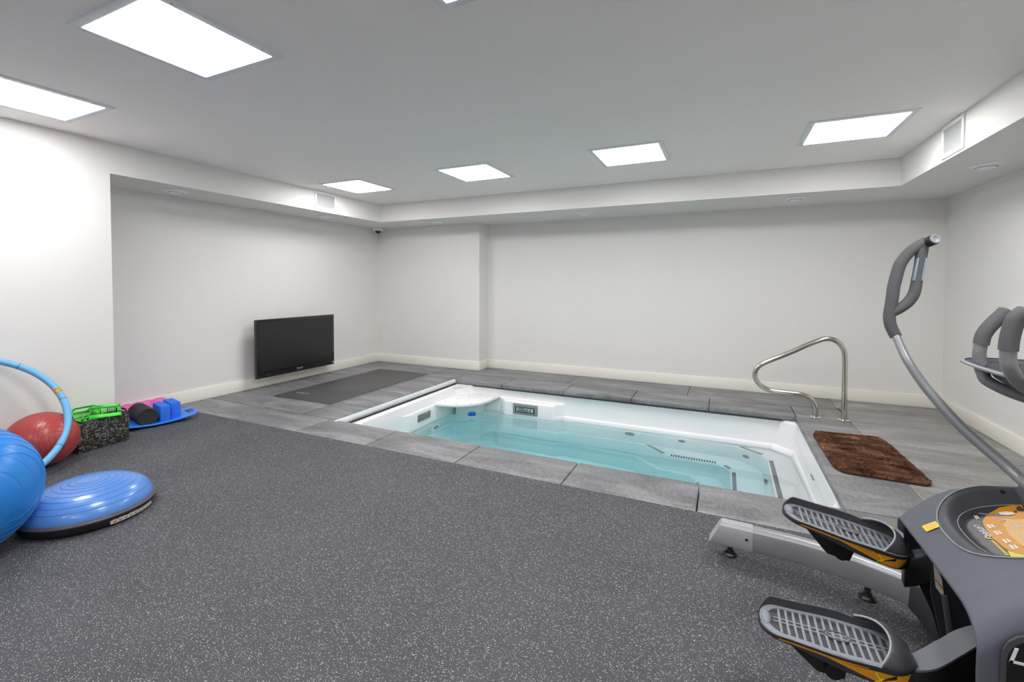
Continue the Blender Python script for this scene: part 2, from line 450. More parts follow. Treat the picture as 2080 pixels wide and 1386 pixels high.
lights = [
 (lx[0], 4.117, 'small square ceiling light panel above the television corner'),
 (lx[1], 4.117, 'square ceiling light panel second from the corner with the dome camera'),
 (lx[2], 4.117, 'square ceiling light panel over the middle of the pool'),
 (lx[3], 4.117, 'square ceiling light panel over the grab rail end of the pool'),
 (lx[0], 1.315, 'bright ceiling light panel close to the plain left wall, cut by the picture edge'),
 (lx[1], 1.315, 'largest bright ceiling light panel, over the open rubber floor'),
 (lx[2], 1.315, 'ceiling light panel of which only a white frame corner shows at the top edge'),
 (lx[3], 1.315, 'ceiling light panel above the elliptical trainer, out of the picture'),
 (lx[1], -1.487, 'unseen ceiling light panel added behind the camera on the left'),  # this row is unseen and assumed, added for the room lighting
 (lx[2], -1.487, 'unseen ceiling light panel added behind the camera in the middle'),
 (lx[3], -1.487, 'unseen ceiling light panel added behind the camera on the trainer side'),
]
for i, (x, y, lab) in enumerate(lights):
    if i == 0: L0.location = (x, y, ZC); L0['label'] = lab
    else: dup(L0, (x, y, ZC), lab)

# air grilles on the bulkheads
def air_vent(name, x, y0, y1, z0, z1, sgn, label):
    t = thing(name, label, 'air vent', (x, (y0+y1)/2, z0), 'white air grilles on the bulkheads')
    f = .032; d = .010*sgn
    g = G()
    for b in ((y0, y1, z0, z0+f), (y0, y1, z1-f, z1), (y0, y0+f, z0+f, z1-f), (y1-f, y1, z0+f, z1-f)): g.box(min(x, x+d), max(x, x+d), *b)
    g.build('frame', 'white_metal', t, bevel=.003)
    g = G(); n = 22
    for i in range(n):
        z = z0+f+(z1-z0-2*f)*(i+.5)/n
        g.box(min(x, x+d*.5), max(x, x+d*.5), y0+f, y1-f, z-.0025, z+.0025)
    g.box(min(x, x+d*.1), max(x, x+d*.1), y0+f, y1-f, z0+f, z1-f)
    g.build('louvre_panel', 'vent_grey', t, smooth=0)
air_vent('air_vent', XL, 4.03, 4.37, 2.205, 2.428, 1, 'white rectangular air grille high on the bulkhead above the television')
air_vent('air_vent', XRB, 4.01, 4.35, 2.195, 2.430, -1, 'white rectangular air grille on the bulkhead beside the trainer side wall')

# round valves under the bulkheads
def valve():
    t = thing('round_air_valve', '', 'round vent', (0, 0, ZS), 'round white air valves under the bulkheads')
    g = G(); g.lathe([(.095, ZS), (.097, ZS-.004), (.085, ZS-.014), (.066, ZS-.020), (.062, ZS-.010), (.060, ZS-.002)], res=40); g.build('ring', 'valve', t)
    g = G(); g.lathe([(.0, ZS-.030), (.045, ZS-.029), (.054, ZS-.024), (.050, ZS-.016), (.0, ZS-.014)], res=40); g.build('disc', 'valve', t)
    g = G(); g.lathe([(.0, ZS-.004), (.063, ZS-.004), (.063, ZS-.001)], res=40); g.build('throat', 'slot', t)
    return t
V0 = valve()
for i, (x, y, lab) in enumerate([
 (-4.83, 2.62, 'round white air valve under the bulkhead at the alcove edge by the plain left wall'),
 (-4.86, 4.45, 'round white air valve under the bulkhead right below the air grille'),
 (-3.81, 5.50, 'round white air valve above the wall column'),
 (-1.60, 5.53, 'round white air valve above the middle of the long back wall'),
 (.65, 5.49, 'round white air valve on the far soffit nearest the room corner by the trainer'),
 (1.747, 4.56, 'round white air valve under the bulkhead over the trainer side wall, the biggest one seen')]):
    if i == 0: V0.location = (x, y, ZS); V0['label'] = lab
    else: dup(V0, (x, y, ZS), lab)

# dome camera
cx, cy = -5.08, 5.74
t = thing('security_camera', 'small grey dome security camera in the corner under the bulkhead', 'security camera', (cx, cy, ZS))
g = G(); g.lathe([(0, ZS), (.080, ZS), (.085, ZS-.006), (.082, ZS-.036), (.074, ZS-.046), (.0, ZS-.048)], (cx, cy, 0)); g.build('housing', 'cam_body', t)
g = G(); g.lathe([(.048*math.cos(a*math.pi/20), ZS-.046-.042*math.sin(a*math.pi/20)) for a in range(11)], (cx, cy, 0)); g.build('dome', 'cam_dome', t, label='smoked dark dome')

# ------------------------------------------------------------------ television
t = thing('television', 'black flat television hung low on the alcove wall', 'television', (-5.03, 4.15, .142))
ty0, ty1, tz0, tz1, tx = 3.558, 4.735, .142, .847, -5.00
g = G(); g.box(tx-.045, tx, ty0, ty1, tz0, tz1); g.box(tx-.065, tx-.045, ty0+.15, ty1-.15, tz0+.12, tz1-.12); g.build('bezel', 'tv_frame', t, bevel=.005)
g = G(); g.box(tx-.001, tx+.0012, ty0+.038, ty1-.038, tz0+.075, tz1-.035); g.build('screen', 'tv_screen', t, smooth=0)
g = G(); g.box(XA, tx-.06, 4.05, 4.40, .34, .62); g.build('wall_mount', 'black_plastic', t, bevel=.004)
def wall_text(body, size, y, z, x, mat, name, parent, bold=0):
    P, F = text_polys(body, size); w = max(p[0] for p in P); g = G()
    g.add([(x, y-w/2+p[0], z+p[1]) for p in P], F); return g.build(name, mat, parent, smooth=0, recalc=False)
wall_text('SONY', .036, 4.16, tz0+.028, tx+.0012, 'tv_mark', 'logo', t)
wall_text('BRAVIA', .022, ty0+.16, tz0+.028, tx+.0012, 'tv_mark_dim', 'lettering', t)
g = G(); g.box(tx, tx+.001, ty1-.032, ty1-.010, tz0+.020, tz0+.046); g.build('sticker', 'tv_mark', t, smooth=0, label='small pale square sticker')

# exercise mat on the tiles
g = G()
poly = rrect(0, 0, .435, .90, .012, 3)
g.T = Matrix.Translation((-4.215, 4.40, 0)) @ Matrix.Rotation(R(1.0), 4, 'Z')
g.prism(poly, .0005, .006)
em = g.build('exercise_mat', 'mat_black', bevel=.002)
tag(em, 'thin black exercise mat lying on grey tiles below the television', 'exercise mat')
for i in range(4):
    g = G(); g.box(-4.515+.05*i, -4.49+.05*i, 3.70, 3.735+.01*(i % 2), .0062, .0066); g.build('print', 'mat_mark', em, smooth=0)

# ------------------------------------------------------------------ the swim spa
ZW = -.35
spa = thing('swim_spa', 'white sunken swim spa pool with seats and steps full of turquoise water', 'pool', (-1.33, 4.15, -1.42))
Wp = [(-3.12, 4.95), (-2.98, 5.16), (-2.58, 5.165), (-2.48, 5.08), (-1.83, 5.08), (-1.72, 5.15), (-.84, 5.15), (.12, 5.15), (.44, 5.15),
      (.60, 4.99), (.62, 4.2), (.62, 3.4), (.48, 3.17), (.12, 3.15), (-.84, 3.15), (-2.9, 3.15), (-3.15, 3.35), (-3.155, 3.93), (-3.12, 3.99)]
cen = Vector((-1.3, 4.15))
def inset(poly, d):
    n = len(poly); out = []
    for i in range(n):
        p = Vector(poly[i]); a = (p-Vector(poly[i-1])).normalized(); b = (Vector(poly[(i+1) % n])-p).normalized()
        n1 = Vector((a.y, -a.x)); n2 = Vector((b.y, -b.x)); m = n1+n2
        m = m/max(.35, m.length_squared)*2 if m.length > 1e-6 else n1
        out.append(tuple(p + m*d*.5*1.0)) if m.length < 3 else out.append(tuple(p+n1*d))
    return out
def lvl(z, base, **over):
    r = [(x, y, z) for (x, y) in base]
    for k, v in over.items():
        i = 'abcdefghijklmnopqrs'.index(k); r[i] = (v[0], v[1], z)
    return r
def wall_y(poly, far, right=None, left=None, near=None, keep=''):
    out = []
    for i, (x, y) in enumerate(poly):
        k = 'abcdefghijklmnopqrs'[i]
        if k in 'bcdefghi' and k not in keep: y = far
        if k in 'jkl' and right is not None: x = right
        if k in 'qras' and left is not None and k not in keep: x = left
        if k in 'mnop' and near is not None: y = near
        out.append((x, y))
    return out
rings = []
rings.append(lvl(-.056, wall_y(Wp, 5.25, .70, -3.40, 3.04), a=(-3.40, 5.25), i=(.70, 5.25), j=(.70, 4.99), m=(.70, 3.04), q=(-3.40, 3.04), b=(-2.98, 5.25)))
rings.append(lvl(-.056, wall_y(Wp, 5.205, .668, -3.19, 3.115), i=(.535, 5.205), j=(.668, 5.07), m=(.60, 3.115)))
rings.append(lvl(-.075, wall_y(Wp, 5.19, .655, -3.172, 3.13), i=(.52, 5.19), j=(.655, 5.05), m=(.58, 3.13), a=(-3.172, 5.03)))
rings.append(lvl(-.160, wall_y(Wp, 5.195, .645, -3.16, 3.14), i=(.51, 5.195), j=(.645, 5.045), s=(-3.15, 4.0), a=(-3.14, 5.0)))
rings.append(lvl(-.172, wall_y(Wp, 5.195, .642, -3.16, 3.14, keep='cde'), c=(-2.60, 5.19), d=(-2.49, 5.105), e=(-1.82, 5.105), i=(.505, 5.195), j=(.642, 5.04), s=(-3.125, 4.0), a=(-3.125, 4.98), r=(-3.157, 3.93)))
rings.append(lvl(-.188, wall_y(Wp, 5.195, .64, -3.157, 3.145, keep='cde'), c=(-2.59, 5.185), d=(-2.48, 5.09), e=(-1.83, 5.09), i=(.50, 5.195), j=(.64, 5.04), s=(-3.12, 4.0), a=(-3.12, 4.97), r=(-3.157, 3.93)))
rings.append(lvl(-.305, wall_y(Wp, 5.185, .632, -3.156, 3.15, keep='cde'), i=(.485, 5.185), j=(.632, 5.025), s=(-3.12, 4.0), a=(-3.12, 4.96), r=(-3.156, 3.93)))
rings.append(lvl(-.318, wall_y(Wp, 5.155, .625, -3.155, 3.15, keep='cde'), i=(.46, 5.155), j=(.615, 5.005), s=(-3.12, 4.0), a=(-3.12, 4.95), r=(-3.155, 3.93)))
rings.append(lvl(-.37, Wp))
rings.append(lvl(-.42, inset(Wp, -.0)))
Wp[0] = (-3.135, 4.82); Wp[1] = (-2.84, 5.10)
up = lvl(-.42, inset(Wp, .022), h=(.13, 5.13), i=(.352, 4.955), j=(.392, 4.875), k=(.388, 4.2), l=(.384, 3.45), m=(.33, 3.32), n=(.12, 3.18), o=(-.84, 3.17))
rings.append(up)
rings.append(lvl(-.735, inset(Wp, .045), h=(.11, 5.09), i=(.31, 4.91), j=(.35, 4.84), k=(.345, 4.2), l=(.34, 3.48), m=(.29, 3.36), n=(.10, 3.21), o=(-.84, 3.19)))
rings.append(lvl(-.74, inset(Wp, .098), g=(-.80, 5.10), h=(-.545, 4.895), i=(-.035, 4.872), j=(.075, 4.76), k=(.080, 4.3), l=(.080, 3.85), m=(-.05, 3.62), n=(-.50, 3.45), o=(-.84, 3.22)))
rings.append(lvl(-1.05, inset(Wp, .125), g=(-.85, 5.075), h=(-.575, 4.85), i=(-.065, 4.83), j=(.040, 4.72), k=(.045, 4.3), l=(.045, 3.87), m=(-.08, 3.65), n=(-.53, 3.48), o=(-.86, 3.25)))
rings.append(lvl(-1.055, inset(Wp, .185), g=(-.87, 5.03), h=(-.60, 4.82), i=(-.30, 4.80), j=(-.235, 4.70), k=(-.235, 4.3), l=(-.235, 3.9), m=(-.30, 3.68), n=(-.56, 3.50), o=(-.88, 3.27)))
rings.append(lvl(-1.39, inset(Wp, .20), g=(-.89, 5.015), h=(-.62, 4.80), i=(-.33, 4.77), j=(-.27, 4.67), k=(-.27, 4.3), l=(-.27, 3.9), m=(-.34, 3.70), n=(-.58, 3.52), o=(-.90, 3.29)))
rings.append(lvl(-1.40, inset(Wp, .25), g=(-.92, 4.96), h=(-.65, 4.76), i=(-.37, 4.73), j=(-.31, 4.63), k=(-.31, 4.3), l=(-.31, 3.92), m=(-.37, 3.74), n=(-.60, 3.56), o=(-.92, 3.34)))
g = G(); g.loft(rings, cap0=False, cap1=True)
g.build('shell', 'acrylic', spa, bevel=.010, seg=2, bang=18, smooth=60, recalc=True)
# anti-slip strips
def strip(p0, p1, z, w=.036, side=1):
    a, b = Vector(p0), Vector(p1); d = (b-a); L = d.length; d.normalize(); nrm = Vector((d.y, -d.x))*side
    g = G(); n = max(2, int(L/.024)); st = L/n
    for i in range(n):
        c = a + d*(st*(i+.5)); q = [c-d*.0068, c+d*.0068, c+d*.0068+nrm*w, c-d*.0068+nrm*w]
        g.prism([(v.x, v.y) for v in q], z-.002, z+.0035)
    return g.build('grip_strip', 'grip_black', spa, smooth=0)
strip((.152, 5.135), (.345, 4.982), -.42, .045, -1)
strip((.405, 4.865), (.402, 3.50), -.42, .036, -1)
strip((-.775, 5.115), (-.565, 4.925), -.74, .045, -1)
strip((-.485, 4.895), (-.045, 4.885), -.74, .05, -1)
strip((.012, 4.86), (.060, 4.80), -.74, .04, -1)
strip((.090, 4.735), (.092, 3.90), -.74, .034, -1)
strip((-.222, 4.68), (-.222, 3.95), -1.055, .034, -1)
# jets and suction covers
def jet(c, d, r=.036, plate=None):
    c, d = Vector(c), Vector(d).normalized()
    q = d.to_track_quat('Z', 'Y').to_matrix()
    g = G(); g.lathe([(r, -.006), (r, .004), (r*.86, .008), (r*.6, .006), (0, .006)], c, 28, M=q)
    j = g.build('jet', 'jet_grey', spa)
    if plate:
        g = G(); g.T = Matrix.Translation(c) @ q.to_4x4()
        g.prism(rrect(0, 0, plate[0], plate[1], .02, 4), -.01, .003); g.build('jet_plate', 'acrylic_part', spa, bevel=.003)
jet((-.935, 5.118, -.475), (0, -1, -.0), .055, (.11, .07))
jet((-.388, 5.115, -.475), (0, -1, 0), .036)
jet((.215, 5.005, -.55), (-.62, -.78, 0), .036)
jet((.352, 4.52, -.60), (-1, 0, 0), .034)
jet((-3.085, 4.46, -.58), (1, 0, 0), .05, (.08, .12))
# control panel on the bump-out
g = G(); g.T = Matrix.Translation((-2.195, 5.082, -.262)) @ Matrix.Rotation(R(90), 4, 'X')
g.prism(rrect(0, 0, .163, .064, .012, 4), -.004, .012)
cp = g.build('control_panel', 'spa_grey', spa, bevel=.003)
g = G(); g.box(-2.325, -2.068, 5.068, 5.071, -.296, -.230); g.build('display_border', 'spa_dark', cp, smooth=0)
g = G(); g.box(-2.312, -2.081, 5.0665, 5.069, -.288, -.238); g.build('display', 'spa_lcd', cp, smooth=0)
for (x0, x1, z0, z1) in ((-2.306, -2.292, -.246, -.241), (-2.296, -2.283, -.252, -.246), (-2.306, -2.294, -.264, -.256), (-2.308, -2.296, -.283, -.272),
                         (-2.192, -2.180, -.256, -.243), (-2.172, -2.160, -.250, -.243), (-2.150, -2.138, -.263, -.243), (-2.128, -2.120, -.258, -.243), (-2.106, -2.088, -.284, -.244), (-2.150, -2.138, -.285, -.276)):
    g = G(); g.box(x0, x1, 5.0655, 5.067, z0, z1); g.build('display_mark', 'spa_glyph', cp, smooth=0)
# grille on the end wall
g = G(); g.T = Matrix.Translation((-3.118, 4.275, -.246)) @ Matrix.Rotation(R(90), 4, 'Z') @ Matrix.Rotation(R(90), 4, 'X')
g.prism(rrect(0, 0, .118, .040, .006, 3), -.004, .008)
g.build('wall_grille', 'grille', spa, bevel=.002)
# corner shelf with skimmer pillar
zs = -.150
arc = [(-3.13, 4.495), (-3.00, 4.505), (-2.86, 4.545), (-2.74, 4.63), (-2.65, 4.755), (-2.61, 4.90), (-2.59, 5.17)]
g = G(); g.prism([(-3.14, 5.19)] + arc + [(-2.6, 5.19)], zs-.030, zs)
sh = g.build('corner_shelf', 'acrylic_part', spa, bevel=.006)
g = G()
c0 = Vector((-3.10, 5.14))
for rr, zz in ((.60, .004), (.40, .004)):
    pts = []
    for (x, y) in arc:
        d = Vector((x, y))-c0; p = c0 + d*(rr/.6)*.80; pts.append((p.x, p.y, zs+.001))
    g.tube(pts, .005, 6, smooth=4)
g.build('moulded_line', 'acrylic_part', sh)
for i, (x, y) in enumerate([(-3.06, 4.62), (-2.99, 4.80), (-2.93, 4.98), (-2.83, 5.08), (-2.70, 5.12), (-2.62, 5.08), (-2.86, 4.56), (-2.72, 4.66)]):
    g = G(); g.lathe([(.008, -.001), (.008, .003), (0, .004)], (x, y, zs), 10); g.build('screw', 'screw', sh)
g = G(); g.prism([(-3.06, 4.86), (-2.80, 4.955), (-2.80, 5.18), (-3.10, 5.18)], -.60, zs-.028)
g.build('skimmer_pillar', 'acrylic_part', spa, bevel=.006)
# fill mark plate on the entry end
g = G(); g.box(.628, .640, 4.05, 4.16, -.20, -.195); g.build('level_mark', 'spa_grey', spa, smooth=0)

# water
g = G(); g.box(-3.235, .655, 3.08, 5.185, -1.62, ZW)
wt = g.build('pool_water', 'water', smooth=0)
tag(wt, 'clear turquoise water filling the white swim spa', 'water', kind='stuff')

# floater
fx, fy = -2.785, 4.80
t = thing('chlorine_floater', 'small floating chlorine dispenser with a blue cap beside the corner shelf', 'pool floater', (fx, fy, ZW-.06))
g = G(); g.lathe([(0, ZW+.052), (.040, ZW+.052), (.048, ZW+.046), (.049, ZW+.024), (.046, ZW+.020)], (fx, fy, 0), 36); g.build('cap', 'cap_blue', t, label='blue screw cap')
g = G(); g.lathe([(.052, ZW+.020), (.054, ZW+.012), (.044, ZW+.004), (.026, ZW-.012), (.022, ZW-.05), (.020, ZW-.058), (0, ZW-.06)], (fx, fy, 0), 36); g.build('body', 'float_white', t)

# silver cover bar along the end of the pool
t = thing('cover_bar', 'long silver bar of the pool cover lying along the short pool edge', 'pool cover bar', (-3.262, 4.15, -.056))
g = G(); g.tube([(-3.268, 3.09, -.024), (-3.262, 5.13, -.024)], .031, 20); g.build('tube', 'alu', t)
g = G(); g.box(-3.236, -3.220, 3.09, 5.135, -.054, -.046); g.build('gap_shade_strip', 'black_gap', t, smooth=0)  # dark strip stands in for the shade between bar and shell
g = G(); g.tube([(-3.262, 5.13, -.024), (-3.262, 5.142, -.024)], .032, 20); g.build('end_cap', 'alu', t)

# grab rail
t = thing('grab_rail', 'bent stainless steel grab rail standing at the pool corner', 'grab rail', (.93, 5.19, 0))
pts = [(.816, 0), (.816, .06), (.812, .105), (.793, .155), (.750, .195), (.690, .212), (.600, .216), (.500, .220), (.415, .229), (.345, .268), (.302, .330), (.296, .400), (.330, .462), (.395, .508),
       (.500, .563), (.620, .628), (.740, .700), (.820, .742), (.880, .765), (.940, .764), (.995, .728), (1.030, .665), (1.040, .590), (1.042, .45), (1.043, .2), (1.043, 0)]
g = G(); g.tube([(x, 5.19, z+.001) for x, z in pts], .0235, 20, smooth=4); g.build('rail', 'chrome', t)
for x in (.816, 1.043):
    g = G(); g.lathe([(.050, .0005), (.050, .006), (.034, .012), (.0245, .014)], (x, 5.19, 0), 36); g.build('flange', 'flange', t)

# bath rug
rc = [(.712, 3.72), (1.238, 3.70), (1.195, 4.68), (.700, 4.635)]
def rug():
    t = thing('bath_rug', 'shaggy brown bath rug lying on the tiles by the pool steps', 'rug', (.965, 4.18, 0))
    c = [Vector(p) for p in rc]
    def pos(u, v):
        r_ = .16  # superellipse corners
        p = (c[0]*(1-u)+c[1]*u)*(1-v)+(c[3]*(1-u)+c[2]*u)*v
        return p
    n = 10; out = []
    for (x, y) in rrect(.5, .5, .5, .5, .13, 8):
        out.append(pos(x, y))
    g = G(); g.prism([(p.x, p.y) for p in out], .0005, .012); g.build('backing', 'rug_back', t, bevel=.004)
    V = []; F = []
    rnd = random.Random(3)
    import mathutils
    for i in range(52000):
        u, v = rnd.random(), rnd.random()
        ax, ay = abs(u-.5), abs(v-.5)
        if ax > .37 and ay > .37 and (ax-.37)**2+(ay-.37)**2 > .0169: continue
        p = pos(u, v)
        q = mathutils.noise.noise_vector(Vector((p.x*7, p.y*11, 2.2)))
        q2 = mathutils.noise.noise_vector(Vector((p.x*40, p.y*40, 5.2)))
        lean = Vector((q.x*1.3+q2.x*.7+rnd.uniform(-.35, .35), q.y*1.3+q2.y*.7+rnd.uniform(-.35, .35)))
        h = .022*(.8+.4*rnd.random()); e = min(.5-ax, .5-ay)
        h *= .7+.3*min(1, e/.04)
        w = .0022; a = rnd.uniform(0, math.pi); dx, dy = math.cos(a)*w, math.sin(a)*w
        tip = p + lean*.016; k = len(V)
        V += [(p.x-dx, p.y-dy, .010), (p.x+dx, p.y+dy, .010), (p.x+lean.x*.006+dx*.8, p.y+lean.y*.006+dy*.8, .010+h*.6), (p.x+lean.x*.006-dx*.8, p.y+lean.y*.006-dy*.8, .010+h*.6), (tip.x, tip.y, .010+h)]
        F += [(k, k+1, k+2, k+3), (k+3, k+2, k+4)]
    g = G(); g.add(V, F); o = g.build('pile', 'rug', t, smooth=0, recalc=False); o['kind'] = 'stuff'
rug()

# ------------------------------------------------------------------ gym gear by the left wall
def sphere_rot(ax):
    return Vector(ax).normalized().to_track_quat('X', 'Z').to_matrix()
def ball(name, c, r, mat, axis, label, squash=1.0, plug=None):
    t = thing(name, label, 'exercise ball', (c[0], c[1], 0))
    M = sphere_rot(axis); g = G(); P = []; F = []; nu, nv = 72, 48
    prof = []
    for i in range(nv+1):
        a = -math.pi/2 + math.pi*i/nv; prof.append((r*math.cos(a), r*math.sin(a)))
    prof[0] = (0, -r); prof[-1] = (0, r)
    # moulded grip rings around the polar axis
    for i in range(1, nv):
        a = -math.pi/2 + math.pi*i/nv
    o = Vector((c[0], c[1], r*squash))
    g.lathe([(p[0], p[1]) for p in prof], (0, 0, 0), nu, axis='X', M=M)
    for v in g.v:
        v.z *= squash
    # flat contact patch
    for v in g.v:
        if v.z < -r*squash*.985: v.z = -r*squash*.985
        v += o - Vector((0, 0, r*squash*.015))
    b = g.build('shell', mat, t, smooth=180)
    # object space of the skin follows the ring axis
    ax = M @ Vector((1, 0, 0)); pl = o + ax*r*.995
    g = G(); g.lathe([(.012, -.004), (.012, .003), (.006, .004), (0, .004)], pl, 16, M=ax.to_track_quat('Z', 'Y').to_matrix()); g.build('plug', 'valve_plug', t)
    # raised bands
    for k in range(-9, 10):
        d = k/10.4*r; rr = math.sqrt(r*r-d*d)*1.0015
        pts = []
        for q in range(64):
            a = 2*math.pi*q/64; p = M @ Vector((d, rr*math.cos(a), rr*math.sin(a))); p.z *= squash; pts.append(o + p - Vector((0, 0, r*squash*.015)))
        g = G(); g.tube(pts, .0014, 6, loop=True); bo = g.build('moulded_ring', mat, t, smooth=180)
    return t
ball('exercise_ball', (-3.225, .775), .306, 'ball_blue', (-.88, -.44, -.12), 'large bright blue exercise ball cut by the picture edge')
ball('exercise_ball', (-4.322, 1.457), .196, 'ball_red', (-.80, -.50, -.20), 'dull red exercise ball against the wall behind the hula hoop', squash=.95)

# half-dome balance trainer
bx, by, br_ = -3.187, 1.262, .292
t = thing('balance_trainer', 'blue half-dome balance trainer with black base on the rubber floor', 'balance trainer', (bx, by, 0))
g = G(); g.lathe([(0, .004), (br_*.90, .004), (br_*.96, .012), (br_, .040), (br_*1.005, .052), (br_*.985, .060), (br_*.93, .061), (0, .058)], (bx, by, 0), 72); g.build('base', 'black_plastic', t)
g = G(); g.lathe([(br_*1.005, .050), (br_*1.01, .056), (br_*.985, .064), (br_*.94, .066)], (bx, by, 0), 72); g.build('base_rim', 'rim_plastic', t)
dome = []
Rd = br_*.955
for i in range(25):
    a = math.pi/2*i/24; dome.append((Rd*math.cos(a)**.80 if i < 24 else 0,   .062+.128*math.sin(a)**1.05))
g = G(); g.lathe(dome, (bx, by, 0), 80); dm = g.build('dome', 'dome_blue', t, smooth=180)
def dome_z(r):
    for (r1, z1), (r2, z2) in zip(dome, dome[1:]):
        if r2 <= r <= r1: return z1+(z2-z1)*(r1-r)/max(1e-6, r1-r2)
    return dome[-1][1]
for r in (.055, .085, .115, .145, .175, .205, .235, .258):
    g = G(); z = dome_z(r)
    g.tube([(bx+r*math.cos(2*math.pi*k/72), by+r*math.sin(2*math.pi*k/72), z) for k in range(72)], .0014, 6, loop=True); g.build('groove', 'groove_blue', dm, smooth=180)
# sticker strip along the base
def arc_label(a0, a1, z0, z1, rr, mat, name, parent):
    g = G(); n = 24; pts = []
    for i in range(n+1):
        a = R(a0+(a1-a0)*i/n); pts += [(bx+rr*math.cos(a), by+rr*math.sin(a), z0), (bx+(rr+.002)*math.cos(a), by+(rr+.002)*math.sin(a), z1)]
    g.add(pts, [(2*i, 2*i+2, 2*i+3, 2*i+1) for i in range(n)]); return g.build(name, mat, parent, smooth=0, recalc=False)
stk = arc_label(-6, 42, .014, .044, br_*.985, 'sticker_white', 'sticker', t); stk['label'] = 'long white warning sticker'
for a0, a1 in ((-5, -1), (.5, 7), (10, 19)): arc_label(a0, a1, .034, .043, br_*.985+.0025, 'sticker_orange', 'sticker_band', stk)
for k in range(9): arc_label(-4+5.0*k, -.8+5.0*k, .019, .028, br_*.985+.0015, 'sticker_print', 'sticker_print', stk)

# hula hoop leaning on the wall
hR, hb, hy, ht = .452, -4.012, 1.113, .575
u = Vector((-math.sin(ht), 0, math.cos(ht))); vv = Vector((0, 1, 0)); hc = Vector((hb, hy, .023)) + u*hR
t = thing('hula_hoop', 'light blue foam hula hoop leaning between the two exercise balls', 'hula hoop', (hb, hy, 0))
hp = lambda a: hc + vv*hR*math.sin(a) - u*hR*math.cos(a)
g = G(); g.tube([hp(2*math.pi*k/96) for k in range(96)], .0215, 18, loop=True); g.build('ring', 'hoop_blue', t, smooth=180)
def hband(a, w, mat, name, rr=.0222):
    g = G(); g.tube([hp(a+w*(k-2)/4) for k in range(5)], rr, 18); return g.build(name, mat, t, smooth=60)
for d in (52, 97, 142, 187, 232, 277, 322): hband(R(d), .010, 'hoop_band', 'joint')
hs = hband(R(106), .075, 'hoop_sticker', 'sticker'); hs['label'] = 'small colourful sticker'

# fabric basket
B = [Vector(p) for p in ((-4.348, 1.664), (-4.398, 2.006), (-4.552, 1.978), (-4.530, 1.650))]
t = thing('storage_basket', 'grey and black patterned fabric basket with black handles against the wall', 'basket', (-4.455, 1.83, 0))
bc = sum(B, Vector((0, 0)))/4
def ring2(s, z): return [((bc+(p-bc)*s).x, (bc+(p-bc)*s).y, z) for p in B]
def subdiv(r, n=6):
    out = []
    for i in range(4):
        a, b = Vector(r[i]), Vector(r[(i+1) % 4])
        for k in range(n): out.append(a+(b-a)*k/n)
    return out
hb_ = .232
g = G()
rs = [subdiv(ring2(1.0, .002)), subdiv(ring2(1.005, .08)), subdiv(ring2(1.01, .16)), subdiv(ring2(1.0, hb_)), subdiv(ring2(.965, hb_)), subdiv(ring2(.96, .10)), subdiv(ring2(.95, .012))]
for ri, r in enumerate(rs):
    if ri in (3, 4):
        for i, p in enumerate(r):
            p.z += .004*math.sin(i*1.3)
g.loft(rs); g.build('body', 'fabric', t, bevel=.004, bang=50)
def strap(p0, p1, up, out):
    pts = [p0, p0+Vector((0, 0, up*.8))+out*.5, (p0+p1)/2+Vector((0, 0, up))+out, p1+Vector((0, 0, up*.8))+out*.5, p1]
    g = G(); g.tube(pts, .010, 8, smooth=6, flat=(1, .35)); g.build('handle', 'strap', t)
e0 = (B[1]+B[2])/2; dd = (B[2]-B[1]).normalized()
strap(Vector((e0.x-dd.x*.05, e0.y-dd.y*.05, hb_-.02)), Vector((e0.x+dd.x*.05, e0.y+dd.y*.05, hb_-.02)), .045, Vector((.01, -.01, 0)))
e0 = (B[0]+B[3])/2; dd = (B[3]-B[0]).normalized()
strap(Vector((e0.x-dd.x*.05, e0.y-dd.y*.05, hb_-.02)), Vector((e0.x+dd.x*.05, e0.y+dd.y*.05, hb_-.02)), .05, Vector((0, -.055, 0)))

# two green slotted plastic trays lying in the basket
def slotted(P0, eu, ev, ew, lu, lv, h, slots_u, label, name='green_tray'):
    """open tray: floor lu x lv with slots, walls of height h along ew"""
    t = thing(name, label, 'plastic tray', P0, 'green slotted trays in the basket')
    g = G(); th = .004
    T = Matrix((( eu.x, ev.x, ew.x, P0[0]), (eu.y, ev.y, ew.y, P0[1]), (eu.z, ev.z, ew.z, P0[2]), (0, 0, 0, 1)))
    g.T = T
    nu = slots_u; cu = lu/nu
    # floor lattice: bars around slots
    g.box(-lu/2, lu/2, -lv/2, -lv/2+.014, 0, th); g.box(-lu/2, lu/2, lv/2-.014, lv/2, 0, th); g.box(-lu/2, lu/2, -.008, .008, 0, th)
    for i in range(nu+1):
        x = -lu/2+i*cu; g.box(max(-lu/2, x-.006), min(lu/2, x+.006), -lv/2, lv/2, 0, th)
    g.build('slotted_floor', 'green', t, smooth=0)
    # flared walls with rounded ends, slotted
    n = 40; out = rrect(0, 0, lu/2, lv/2, min(lu, lv)*.32, 9)
    def ring(s, w): return [(x*s, y*s, w) for x, y in out]
    g = G(); g.T = T
    g.loft([ring(1, -.001), ring(1.02, h*.25)], cap0=False, cap1=False)
    g.loft([ring(1.06, h*.72), ring(1.08, h), ring(1.13, h), ring(1.13, h-.006), ring(1.07, h-.006)], cap0=False, cap1=False)
    m = len(out)
    a, b = ring(1.02, h*.25), ring(1.06, h*.72)
    for i in range(0, m, 2):
        j = (i+1) % m; g.add([a[i], a[j], b[j], b[i]], [(0, 1, 2, 3)])
    o = g.build('wall', 'green', t, smooth=50)
    sm = o.modifiers.new('thickness', 'SOLIDIFY'); sm.thickness = .003
    return t
ax = Vector((-.14, .99, 0)).normalized()
side = Vector((-.99, -.14, 0)).normalized()
